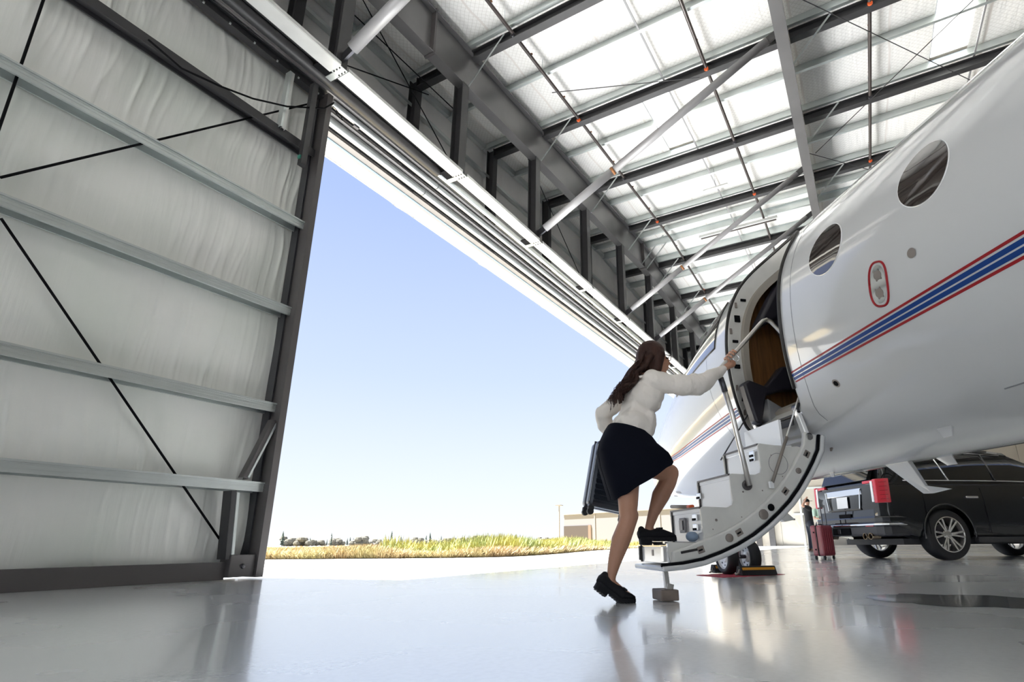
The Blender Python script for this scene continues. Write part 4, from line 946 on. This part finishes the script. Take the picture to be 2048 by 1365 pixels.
tm = bpy.data.textures.new('crumples', 'MARBLE'); tm.marble_type = 'SHARP'; tm.noise_scale = .16; tm.turbulence = 9; tm.noise_depth = 1
dm2 = bl.modifiers.new('crumples', 'DISPLACE'); dm2.texture = tm; dm2.strength = .013; dm2.mid_level = .3
sm = bl.modifiers.new('sm2', 'SMOOTH'); sm.iterations = 1
wb2(MB().tube([(-2.96+.16*math.sin(a), 1.935+.085*math.cos(a)*.9, 1.515-.02*math.cos(a)) for a in [-.1+i*.2 for i in range(1)]]+[(-2.96, 1.86, 1.53)], .01, 6), 'collar_edge', 'blouse')
for a, bq in (((-3.045, 1.96, 1.545), (-3.065, 1.945, 1.40)), ((-2.995, 2.09, 1.30), (-2.965, 2.135, 1.10))):
    pass
# skirt
RG = [((2.215, 1.165), (1.93, 1.085), .145), ((2.245, 1.12), (1.91, 1.06), .157), ((2.285, 1.04), (1.885, 1.02), .175), ((2.305, .96), (1.845, .985), .195), ((2.290, .86), (1.812, .955), .200), ((2.262, .76), (1.800, .925), .200), ((2.225, .630), (1.79, .888), .198)]
def skf(u_, v_):
    i = u_*(len(RG)-1); k = min(int(i), len(RG)-2); f = i-k; f = f; q = [[RG[k][m][c]+(RG[k+1][m][c]-RG[k][m][c])*f for c in (0, 1)] for m in (0, 1)]; w = RG[k][2]+(RG[k+1][2]-RG[k][2])*f
    a = 2*PI*v_; ca, sa = math.cos(a), math.sin(a); ca = math.copysign(abs(ca)**(.9-.25*u_), ca); sa = math.copysign(abs(sa)**(.8-.2*u_), sa)
    m = ((q[0][0]+q[1][0])/2, (q[0][1]+q[1][1])/2); h = ((q[0][0]-q[1][0])/2, (q[0][1]-q[1][1])/2)
    dip = 0
    return (-2.875-.02*u_+w*sa, m[0]+h[0]*ca, m[1]+h[1]*ca+dip+.004*math.sin(9*a+u_*7)*u_)
sko = wb2(MB().grid(skf, 40, 64), 'skirt', 'skirt'); sd = sko.modifiers.new('thick', 'SOLIDIFY'); sd.thickness = .005
ss = sko.modifiers.new('sub', 'SUBSURF'); ss.levels = 1; ss.render_levels = 1
# hair: cap plus a long wavy fall down the back
h = MB()
h.ell(HC+Vector((0, .030, .045)), (.095, .108, .108), 20); h.ell(HC+Vector((0, .075, .0)), (.085, .075, .12), 16)
h.cap(HC+Vector((-.062, -.012, .02)), .040, HC+Vector((-.058, .02, -.085)), .042); h.cap(HC+Vector((.062, -.012, .02)), .040, HC+Vector((.058, .02, -.085)), .042)
rh = random.Random(5)
for i in range(34):
    s0 = -2.895+rh.uniform(-.085, .085); ph = rh.uniform(0, 6); k = rh.uniform(.75, 1.08); w = rh.uniform(-.035, .035)
    P = []
    for j in range(15):
        u_ = j/14; p = 1.905+.06*u_**.5+.185*(u_**1.25)*k; z = 1.66-.29*u_*k-.02*u_; am = .024*(.15+u_)
        P.append((Vector((s0*(1-.3*u_)+(-2.88)*.3*u_+w*u_+am*math.sin(ph+13*u_), p+am*math.sin(ph*.4+14*u_+1)+rh.uniform(-.003, .003), z+am*.6*math.cos(ph*.4+13*u_))), .017*(1-.62*u_)+.003))
    for (a, ra), (c_, rc) in zip(P[:-1], P[1:]): h.cap(a, ra, c_, rc, 8)
wb2(h, 'hair', 'hair', .0048, 1)
hs = MB()
for i in range(150):
    s0 = -2.895+rh.uniform(-.09, .09); ph = rh.uniform(0, 6); k = rh.uniform(.8, 1.15); w = rh.uniform(-.05, .05); P = []
    for j in range(17):
        u_ = j/16; am = .020*(.2+u_)
        P.append(Vector((s0+w*u_+am*math.sin(ph+14*u_), 1.945+.045*u_**.5+.19*(u_**1.2)*k+am*math.sin(ph*.4+14*u_+1), 1.70-.36*u_*k+am*math.cos(ph*.4+13*u_))))
    hs.tube(P, [.0028*(1-.8*j/16)+.0006 for j in range(17)], 4)
o = wb2(hs, 'loose_hair_strands', 'hair', smooth=True)
# spectacles
g = MB(); fy = HC+Vector((0, -.105, .012))
for q in (-1, 1):
    g.tube([fy+Vector((q*.036+.026*math.cos(a), .004*abs(math.cos(a)), .020*math.sin(a))) for a in [2*PI*i/20 for i in range(21)]], .0036, 6)
    g.tube([fy+Vector((q*.062, .004, .006)), fy+Vector((q*.080, .045, .006)), fy+Vector((q*.078, .125, -.004))], .0036, 6)
g.tube([fy+Vector((-.01, 0, .004)), fy+Vector((.01, 0, .004))], .0022, 6); wb2(g, 'spectacles', 'pipe', smooth=True)
# loafers
def shoe(heel, toe, s, flat_toe, z_extra=0):
    """heel, toe: (p, z) of the sole bottom; loafer built along that line"""
    t_ = empty('loafer', (0, 0, 0)); t_.parent = wom; t_['label'] = 'black chunky loafer on the floor, heel raised' if flat_toe else 'black chunky loafer planted on the lowest step'
    hp, tp = Vector((0, heel[0], heel[1])), Vector((0, toe[0], toe[1])); L = .275; bend = .105
    if flat_toe:
        ball = Vector((0, toe[0]+bend, toe[1]+.002))
    else: ball = tp+(hp-tp)*(bend/L)
    def spine(u_):  # u 0 toe .. 1 heel
        if u_ < bend/L: return tp+(ball-tp)*(u_/(bend/L))
        return ball+(hp-ball)*((u_-bend/L)/(1-bend/L))
    def up(u_):
        if flat_toe and u_ < bend/L*.7: return Vector((0, 0, 1))
        d = (hp-ball).normalized(); n = Vector((0, -d.z, d.y)); n = n if n.z > 0 else -n
        return n if (u_ > bend/L or not flat_toe) else (n+Vector((0, 0, 1))).normalized()
    wd = lambda u_: .047*(1-.9*max(0, (.12-u_)/.12)**2)**.5 * (1-.28*sst((u_-.3)/.4)) if u_ < .93 else .034*(1-((u_-.93)/.07)**2*.75)**.5
    N = 22
    def sec(mb, za, zb, wk, ua=0, ub=1):
        vs = []; n = N
        for i in range(n+1):
            u_ = ua+(ub-ua)*i/n; c = spine(u_); n_ = up(u_); w = wd(min(max(u_, .004), .996))*wk; a_ = za(u_) if callable(za) else za; b_ = zb(u_) if callable(zb) else zb
            for q in (-1, 1):
                vs += [c+Vector((s+q*w, 0, 0))+n_*a_, c+Vector((s+q*w, 0, 0))+n_*b_]
        f = [(0, 2, 3, 1), (n*4, n*4+1, n*4+3, n*4+2)]
        for i in range(n):
            k = i*4; f += [(k, k+4, k+6, k+2), (k+1, k+3, k+7, k+5), (k, k+1, k+5, k+4), (k+2, k+6, k+7, k+3)]
        mb.add(vs, f)
    m1 = MB(); sec(m1, .0, .022, 1.08); sec(m1, -.0, .03, 1.06, .70, 1.0); 
    so = m1.build('sole', 'shoe', t_, org=WO); bevel(so, .003)
    m2 = MB(); sec(m2, -.026, .004, 1.02, .70, .995); ho = m2.build('heel_block', 'shoe', t_, org=WO); bevel(ho, .003)
    m4 = MB()
    for i in range(14):
        u_ = .05+i*.068
        if .62 < u_ < .69: continue
        c = spine(u_)+Vector((s, 0, 0)); n_ = up(u_); m4.bar(c+Vector((-wd(u_)*1.05, 0, 0))-n_*(.002 if u_ < .69 else .028), c+Vector((wd(u_)*1.05, 0, 0))-n_*(.002 if u_ < .69 else .028), .009, .008, n_)
    m4.build('sole_lugs', 'rubber', t_, org=WO)
    m3 = MB()
    HT = [(0.03, .020, .028), (.12, .034, .046), (.25, .046, .044), (.38, .058, .040), (.50, .064, .036), (.64, .058, .032), (.78, .058, .031), (.92, .062, .031)]
    for (u0, h0, w0), (u1, h1, w1) in zip(HT[:-1], HT[1:]):
        for q in (-.35, .35):
            a_ = spine(u0)+up(u0)*(.018+h0*.45)+Vector((s+q*w0, 0, 0)); b_ = spine(u1)+up(u1)*(.018+h1*.45)+Vector((s+q*w1, 0, 0)); m3.cap(a_, h0*.58, b_, h1*.58)
    u_ = .95; m3.cap(spine(.95)+up(.95)*.03+Vector((s, 0, 0)), .028, spine(.94)+up(.94)*.075+Vector((s, 0, 0)), .024)
    uo = m3.build('upper', 'shoe', t_, smooth=True, org=WO); remesh(uo, .005, 4)
    c = spine(.44)+up(.44)*.082+Vector((s, 0, 0)); bevel(MB().box(c, (.07, .03, .012), Matrix.Rotation(math.atan2((hp-ball).z, (hp-ball).y), 3, 'X')).build('saddle_strap', 'shoe', t_, org=WO), .004)
shoe((2.375, .115), (2.125, .004), -3.01, True); shoe((1.975, .372), (1.705, .372), SL, False)
# ---- the suitcase she carries
cs = empty('suitcase', JW(-2.46, 2.14, .56), AZ); tag(cs, 'dark ribbed hard-shell suitcase held behind the woman', 'suitcase')
RC = Matrix.Rotation(math.radians(11), 3, 'X')
def csb(mb, name, m, bv=0, smooth=False, par=None, label=None):
    mb.v = [tuple(RC @ Vector(v)) for v in mb.v]; o = mb.build(name, m, par or cs, smooth=smooth, label=label)
    if bv: bevel(o, bv, 3)
    return o
csb(MB().box((-.058, 0, .28), (.112, .35, .50)), 'front_shell', 'caseblack', .03); csb(MB().box((.058, 0, .28), (.112, .35, .50)), 'back_shell', 'caseblack', .03)
csb(MB().box((0, 0, .28), (.008, .356, .505)), 'zip_band', 'darkmetal', .03)
csb(MB().box((-.1, .168, .28), (.004, .008, .43)), 'edge_piping', 'brushed', .001, label='bright edge piping')
for i in range(11): csb(MB().box((-.113, 0, .085+i*.039), (.012, .29, .016)), 'shell_rib', 'caseblack', .005)
for i in range(0): csb(MB().box((-.056, .174, .10+i*.045), (.08, .012, .016)), 'shell_rib', 'caseblack', .004)
for x in (-.08, .08):
    for y in (-.145, .145):
        w = csb(MB().box((x, y, .018), (.045, .045, .03)), 'wheel_housing', 'rubber', .008)
        csb(MB().lathe([(0, -.016), (.024, -.016), (.024, .016), (0, .016)], (x, y, -.006), (1, 0, 0), 16), 'caster', 'rubber', par=w)
csb(MB().tube([(.04, -.1, .53), (.04, -.1, .60), (.04, .03, .60), (.04, .03, .53)], .010, 8), 'carry_handle', 'rubber')

# ---- ground crew far back
def figure(name, loc, rz, sc, lab, top, legs, skinm, cap, pose):
    t = empty(name, loc, rz); t.scale = (sc, sc, sc); tag(t, lab, 'person')
    b = MB()   # faces +x
    b.ell((.01, 0, 1.66), (.095, .078, .115), 16); b.cap((.085, 0, 1.65), .016, (.10, 0, 1.63), .016); b.cap((.04, 0, 1.58), .045, (.05, 0, 1.57), .04)
    b.ell((0, .078, 1.65), (.02, .012, .03)); b.ell((0, -.078, 1.65), (.02, .012, .03)); b.cap((0, 0, 1.58), .055, (-.01, 0, 1.46), .06)
    b.chain([((-.01, 0, 1.38), .12), ((0, 0, 1.1), .11), ((0, 0, .95), .12)])
    for q in (-1, 1):
        b.chain([((0, q*.1, .93), .085), ((.01, q*.11, .5), .055), ((-.02, q*.11, .1), .04), ((.10, q*.12, .04), .035)])
    arms = []
    if pose == 'raise':
        arms = [[((0, -.18, 1.42), .05), ((-.27, -.25, 1.52), .043), ((-.08, -.16, 1.77), .031), ((-.03, -.12, 1.80), .030)], [((0, .19, 1.40), .05), ((.02, .24, 1.12), .04), ((.16, .20, .95), .03), ((.20, .18, .92), .03)]]
    else: arms = [[((0, .19, 1.40), .05), ((0, .25, 1.12), .04), ((.14, .2, .95), .03), ((.19, .18, .93), .03)], [((0, -.19, 1.40), .05), ((.06, -.24, 1.14), .04), ((.24, -.14, 1.1), .03), ((.29, -.12, 1.1), .03)]]
    for a in arms:
        b.chain([(Vector(p), r) for p, r in a]); h_ = Vector(a[-1][0]); d = (h_-Vector(a[-2][0])).normalized(); sd = d.cross(Vector((0, 0, 1))).normalized()
        for i in range(4): b.cap(h_+sd*(i-1.5)*.018, .011, h_+sd*(i-1.5)*.018+d*(.07-.008*abs(i-1.3)), .009)
        b.cap(h_+Vector((0, 0, .01)), .012, h_+d*.03+Vector((0, 0, .045)), .01)
    remesh(b.build('body', skinm, t, smooth=True), .011, 4)
    s = MB(); s.chain([((-.01, 0, 1.40), .155), ((0, 0, 1.15), .14), ((0, 0, .96), .145)]); s.cap((0, .14, 1.42), .08, (0, -.14, 1.42), .08)
    for a in arms: p0, p1 = Vector(a[0][0]), Vector(a[1][0]); s.cap(p0, .075, p0+(p1-p0)*.62, .068)
    remesh(s.build('tshirt', top, t, smooth=True), .013, 4)
    l = MB(); l.cap((0, .07, .93), .125, (0, -.07, .93), .125)
    for q in (-1, 1): l.chain([((0, q*.1, .90), .11), ((.01, q*.11, .5), .080), ((-.02, q*.11, .11), .066)])
    remesh(l.build('trousers', legs, t, smooth=True), .013, 4)
    for q in (-1, 1):
        m = MB(); m.cap((-.06, q*.12, .05), .045, (.12, q*.13, .035), .035); m.box((.03, q*.125, .012), (.27, .085, .024)); remesh(m.build('boot', 'brownleather', t, smooth=True), .01, 3)
    if cap:
        c = MB(); c.ell((0, 0, 1.70), (.108, .092, .085), 16); c.build('cap', 'tshirt', t, smooth=True); bevel(MB().box((.14, 0, 1.695), (.11, .13, .010)).build('cap_brim', 'tshirt', t), .004)
        MB().lathe([(.034, -.012), (.034, .012)], (-.12, -.172, 1.72), (.6, .2, .6), 14).build('wristband', 'red', t)
    else:
        c = MB(); c.ell((-.02, 0, 1.70), (.105, .088, .095), 16); c.build('hair', 'hair', t, smooth=True)
    return t
ga = lambda x, y: (x, y, 0)
man_dir = math.radians(-75)
figure('person', (23.7, 2.22, 0), math.radians(-61), 1.08, 'man in black T-shirt and cap with one arm raised near the far wall', 'tshirt', 'denim', 'skin2', True, 'raise')
figure('person', (22.5, 1.72, 0), math.radians(-150), 1.0, 'person in a pale green T-shirt mostly hidden behind the black car', 'green', 'denim', 'skin2', False, 'down')
# burgundy suitcase
rc = empty('suitcase', (12.85, 1.00, 0), math.radians(-30)); rc.scale = (.95, .95, .95); tag(rc, 'tall burgundy hard-shell suitcase standing behind the black car', 'suitcase')
bevel(MB().box((0, .07, .385), (.40, .135, .62)).build('front_shell', 'casered', rc), .035, 3); bevel(MB().box((0, -.07, .385), (.40, .135, .62)).build('back_shell', 'casered', rc), .035, 3)
bevel(MB().box((0, 0, .385), (.405, .02, .63)).build('zip_band', 'gasket', rc), .035, 3)
for q in (-1, 1):
    for i in range(5): bevel(MB().box((-.14+i*.07, q*.138, .385), (.02, .012, .5)).build('shell_rib', 'casered', rc), .005)
for z in (.2, .55): MB().box((-.203, .05, z), (.01, .03, .03)).build('corner_bumper', 'black', rc)
for x in (-.15, .15):
    for y in (-.1, .1):
        w = MB().box((x, y, .065), (.03, .04, .03)).build('wheel_housing', 'rubber', rc); MB().lathe([(0, -.014), (.030, -.014), (.030, .014), (0, .014)], (x, y, .031), (0, 1, 0), 18).build('caster', 'rubber', w)
MB().tube([(-.07, -.10, .69), (-.07, -.10, 1.12), (.07, -.10, 1.12), (.07, -.10, .69)], .011, 8).build('pull_handle', 'darkmetal', rc)
bevel(MB().box((0, 0, .715), (.16, .03, .02)).build('carry_handle', 'gasket', rc), .006)

# ================================================================ BLACK CAR (rear quarter view); local x forward from the rear axle, y left
car = empty('car', (13.515, -.513, 0), -.9152); car.scale = (1.098,)*3; tag(car, 'large black passenger car with red tail lamps parked beyond the jet', 'car')
def lerp_tab(tab, x):
    if x <= tab[0][0]: return tab[0][1]
    for (a, va), (b, vb) in zip(tab[:-1], tab[1:]):
        if x <= b: return va+(vb-va)*(x-a)/(b-a)
    return tab[-1][1]
HWX = [(-1.16, .84), (-1.10, .93), (-.95, .985), (-.6, 1.0), (3.3, 1.0), (3.8, .97), (4.0, .90), (4.08, .80)]
def csec(x):
    """half cross section (y, z) of the lower body at x"""
    w = lerp_tab(HWX, x); hood = lerp_tab([(-1.2, 1.22), (2.6, 1.24), (2.9, 1.20), (3.9, 1.10), (4.08, .95)], x)
    bot = lerp_tab([(-1.16, .52), (-.9, .42), (-.5, .34), (3.4, .30), (4.08, .34)], x)
    return [(0, bot), (w*.80, bot), (w*.95, bot+.04), (w*.985, bot+.16), (w*1.0, .62), (w*.99, .80), (w*1.0, .93), (w*.985, 1.06), (w*.955, hood), (w*.90, hood+.02), (0, hood+.04)]
xs_ = [-1.16, -1.13, -1.08, -1.0, -.9, -.7, -.5, -.3, 0, .3, .6, 1, 1.5, 2, 2.5, 2.9, 3.2, 3.5, 3.8, 3.95, 4.03, 4.08]
def shell(xs_, sec):
    vs = []; n = len(sec(xs_[0])); N2 = 2*n-2; fs = []
    for x in xs_:
        q = sec(x); vs += [(x, y, z) for y, z in q]+[(x, -y, z) for y, z in q[-2:0:-1]]
    for i in range(len(xs_)-1): fs += [(i*N2+j, i*N2+(j+1) % N2, (i+1)*N2+(j+1) % N2, (i+1)*N2+j) for j in range(N2)]
    fs += [tuple(range(N2)), tuple(range((len(xs_)-1)*N2, len(xs_)*N2))[::-1]]
    return MB().add(vs, fs)
body_ = shell(xs_, csec).build('car_body', 'carblack', car, smooth=True, angle=.7)
cut = MB()
for x in (0, 3.07):
    for q in (-1, 1): cut.lathe([(0, -.16), (.475, -.16), (.475, .5), (0, .5)], (x, q*.90, .42), (0, q, 0), 40)
co = cut.build('cutter', 'black', car); bo = body_.modifiers.new('arches', 'BOOLEAN'); bo.operation = 'DIFFERENCE'; bo.object = co; bo.solver = 'EXACT'; bo.use_self = True
bake(body_); bpy.data.objects.remove(co)
body_.data.polygons.foreach_set('use_smooth', [True]*len(body_.data.polygons)); body_.data.set_sharp_from_angle(angle=.6)
def gsec(x):
    w = lerp_tab([(-1.02, .80), (-.7, .90), (2.4, .90), (2.9, .86)], x); tp = lerp_tab([(-1.02, 1.24), (-.93, 1.5), (-.80, 1.82), (-.5, 1.88), (1.0, 1.90), (1.7, 1.86), (2.1, 1.66), (2.75, 1.24)], x)
    k = (tp-1.2)/.7; t = w-.22*k
    return [(0, 1.18), (w, 1.18), (w*.995, 1.24), ((w+t)/2+.01, 1.2+(tp-1.2)*.55), (t, tp-.05*k-.01), (t-.06*k, tp-.01), (0, tp+.015)]
shell([-1.02, -.97, -.93, -.87, -.80, -.65, -.5, 0, .5, 1, 1.4, 1.7, 1.9, 2.1, 2.3, 2.5, 2.75], gsec).build('cabin_glasshouse', 'carglass', car, smooth=True, angle=.5, label='tinted glass cabin')
def rsec(x): q = gsec(x); return [(0, q[-1][1]-.04), (q[4][0]+.012, q[4][1]-.03), (q[4][0]+.012, q[4][1]+.01), (q[5][0], q[5][1]+.02), (0, q[-1][1]+.022)]
shell([-.95, -.88, -.80, -.6, 0, .8, 1.4, 1.75], rsec).build('roof_panel', 'carblack', car, smooth=True, angle=.5)
for q in (-1, 1):
    MB().tube([(-.7, q*.62, 1.935), (-.5, q*.64, 1.955), (1.2, q*.64, 1.97), (1.5, q*.62, 1.94)], .018, 8).build('roof_rail', 'chrome', car, smooth=True)
    def side(x, f):
        g = gsec(x); i = f*3; k = min(int(i), 2); a, b = g[1+k], g[2+k]; return Vector((x, q*(a[0]+(b[0]-a[0])*(i-k)+.008), a[1]+(b[1]-a[1])*(i-k)))
    MB().tube([side(x, .40) for x in (-.62, -.2, .3, .8, 1.3, 1.8, 2.3)], .012, 6).build('window_trim', 'chrome', car, smooth=True)
    MB().tube([side(x, .97) for x in (-.62, 0, .5, 1, 1.6)], .010, 6).build('window_trim', 'chrome', car, smooth=True)
    for x, tl, w in ((.28, .10, .03), (1.22, .02, .035)):
        MB().tube([side(x-tl, .95), side(x-tl*.3, .5), side(x, .40)], w*.55, 6).build('pillar_trim', 'chrome' if x < .5 else 'carblack', car, smooth=True)
    mb = MB(); mb.add([side(-.98, .05), side(-.60, .05), side(-.66, .97), side(-.86, .97)], [(0, 1, 2, 3)]); mb.build('rear_pillar', 'carblack', car)
    for x in (.55, 1.72): bevel(MB().box((x, q*1.005, 1.02), (.24, .03, .035)).build('door_handle', 'chrome', car), .01)
    for x in (-.36, .80, 1.93): MB().tube([(x-.02*z, q*(1.0 if z < 1 else .965), z) for z in (.42, .62, .93, 1.18)], .004, 5).build('door_seam', 'black', car)
    bevel(MB().box((2.25, q*1.09, 1.28), (.16, .22, .18)).build('side_mirror', 'carblack', car), .04)
    bevel(MB().box((1.53, q*.99, .32), (2.1, .10, .09)).build('side_step', 'carplastic', car), .02)
    # arch lip
    for x in (0, 3.07):
        MB().tube([(x+.48*math.cos(a), q*(1.0), .42+.48*math.sin(a)) for a in [PI*(-.05+i*1.1/20) for i in range(21)]], .016, 6).build('arch_lip', 'carblack', car, smooth=True)
    # tail lamps: tall lamp at the corner with an inward arm at the top
    lampo = bevel(MB().prism([(-1.175, .82), (-1.17, .89), (-1.07, .98), (-1.0, 1.008), (-1.0, .95), (-1.02, .85), (-1.05, .80)], lambda a, b, t: (a+.04*(t-.9), b*q, t), .93, 1.33).build('tail_lamp', 'taillight', car), .012)
    for z in (.99, 1.06, 1.13, 1.20, 1.27): MB().tube([(-1.178+.04*(z-.9), q*.83, z), (-1.12+.04*(z-.9), q*.942, z), (-1.03, q*1.0, z)], .004, 5).build('lamp_fin', mat('lamp_dark_line', (.18, 0, .01), .2), lampo)
    bevel(MB().prism([(-1.178, .765), (-1.178, .82), (-1.06, .82), (-1.06, .765)], lambda a, b, t: (a+.04*(t-.9), b*q, t), .95, 1.30).build('lamp_lens', 'plate', lampo, label='clear inner lens'), .006)
    bevel(MB().box((-1.125, q*.68, 1.295), (.05, .26, .05)).build('tail_lamp_arm', 'taillight', car), .01)
    bevel(MB().box((-1.185, q*.62, .565), (.02, .20, .028)).build('reflector', 'taillight', car), .004)
    for y in (.50, .64):
        e = MB().lathe([(.048, 0), (.052, .0), (.052, .16), (.048, .16), (.042, .02)], (-1.22, q*y, .395), (1, 0, 0), 20, closed=True); e.build('exhaust_tip', 'bronze', car, smooth=True, angle=.6); MB().lathe([(0, 0), (.044, 0), (.044, .01), (0, .01)], (-1.17, q*y, .395), (1, 0, 0), 16).build('exhaust_bore', 'black', car)
# tailgate and bumper
bevel(MB().prism([(-1.185, .62), (-1.105, 1.30), (-1.06, 1.34), (-1.03, 1.34), (-1.03, .62)], lambda a, z, t: (a, t, z), -.77, .77).build('tailgate', 'carblack', car), .015)
bevel(MB().prism([(-1.135, 1.335), (-.90, 1.80), (-.85, 1.80), (-1.05, 1.335)], lambda a, z, t: (a, t, z), -.66, .66).build('rear_window', 'carglass', car), .01)
bevel(MB().box((-.90, 0, 1.86), (.28, 1.30, .045), Matrix.Rotation(.08, 3, 'Y')).build('rear_spoiler', 'carblack', car), .015)
bevel(MB().add([(-1.175, -.52, 1.10), (-1.175, .52, 1.10), (-1.165, .50, 1.21), (-1.165, -.50, 1.21), (-1.12, -.52, 1.10), (-1.12, .52, 1.10), (-1.12, .50, 1.21), (-1.12, -.50, 1.21)], [(0, 1, 2, 3), (4, 7, 6, 5), (0, 4, 5, 1), (1, 5, 6, 2), (2, 6, 7, 3), (3, 7, 4, 0)]).build('tailgate_trim_bar', 'chrome', car), .006)
for q in (-1, 1): MB().bar((-1.172, q*.50, 1.20), (-1.18, q*.44, .86), .022, .02, (1, 0, 0)).build('trim_strip', 'chrome', car)
MB().bar((-1.182, -.46, .85), (-1.182, .46, .85), .02, .02, (1, 0, 0)).build('trim_strip', 'gasket', car)
bevel(MB().box((-1.185, .02, .985), (.008, .31, .20), Matrix.Rotation(.04, 3, 'Y')).build('number_plate', 'plate', car, label='blank white number plate'), .004)
bevel(MB().box((-1.18, 0, .745), (.02, .34, .075)).build('tailgate_handle', 'black', car), .01)
def bp_(z0, z1, x0, m, name, w=.99, bv=.03):
    pl = [(x0+.14, w), (x0+.05, w-.06), (x0, w-.18), (x0-.02, 0), (x0, -w+.18), (x0+.05, -w+.06), (x0+.14, -w), (x0+.5, -w), (x0+.5, w)]
    return bevel(MB().prism(pl, lambda a, b, t: (a, b, t), z0, z1).build(name, m, car), bv)
bp_(.60, .72, -1.215, 'carblack', 'rear_bumper'); bp_(.565, .60, -1.235, 'chrome', 'bumper_trim', .985, .01); bp_(.40, .575, -1.19, 'carplastic', 'lower_bumper', .96)
bevel(MB().box((-1.21, .12, .48), (.04, .52, .12)).build('tow_recess', 'black', car), .02); bevel(MB().box((-1.235, .13, .48), (.05, .08, .08)).build('tow_hitch', 'darkmetal', car), .006)
MB().box((1.4, 0, .30), (4.2, 1.5, .10)).build('underbody', 'carplastic', car)
MB().tube([(0, -.8, .38), (0, .8, .38)], .05, 10).build('rear_axle', 'darkmetal', car)
def carwheel(x, q):
    R_, w = .412, .14; c = (x, q*.845, R_)
    tire = MB().lathe([(.285, -w), (.37, -w), (R_-.012, -w*.82), (R_, -w*.6), (R_, w*.6), (R_-.012, w*.82), (.37, w), (.285, w), (.275, .1), (.275, -.1)], c, (0, q, 0), 56, closed=True).build('tire', 'rubber', car, smooth=True, angle=.7)
    r = MB(); r.lathe([(.288, w), (.275, w+.004), (.262, w-.02), (.262, -.1), (.27, -.12), (.285, -w)], c, (0, q, 0), 48, closed=True)
    rim = r.build('rim_barrel', 'alloy', tire, smooth=True, angle=.6)
    MB().lathe([(0, -.02), (.17, -.02), (.17, 0), (0, 0)], (x, q*.845, R_), (0, q, 0), 32).build('brake_disc', 'darkmetal', tire)
    sp_ = MB()
    for i in range(6):
        for d in (-.16, .16):
            a = i*PI/3+d; a2 = i*PI/3+d*1.0
            p0 = Vector((x+.06*math.cos(i*PI/3+d*.9), q*(.845+w-.045), R_+.06*math.sin(i*PI/3+d*.9))); p1 = Vector((x+.268*math.cos(a2), q*(.845+w-.008), R_+.268*math.sin(a2))); sp_.bar(p0, p1, .030, .034, (0, 1, 0))
            pm = (p0+p1)/2
    sp_.lathe([(0, .0), (.085, .0), (.075, .02), (.04, .03), (0, .03)], (x, q*(.845+w-.07), R_), (0, q, 0), 20)
    so = sp_.build('spokes', 'alloy', tire, smooth=True, angle=.5); bevel(so, .006)
for x in (0, 3.07):
    for q in (-1, 1): carwheel(x, q)
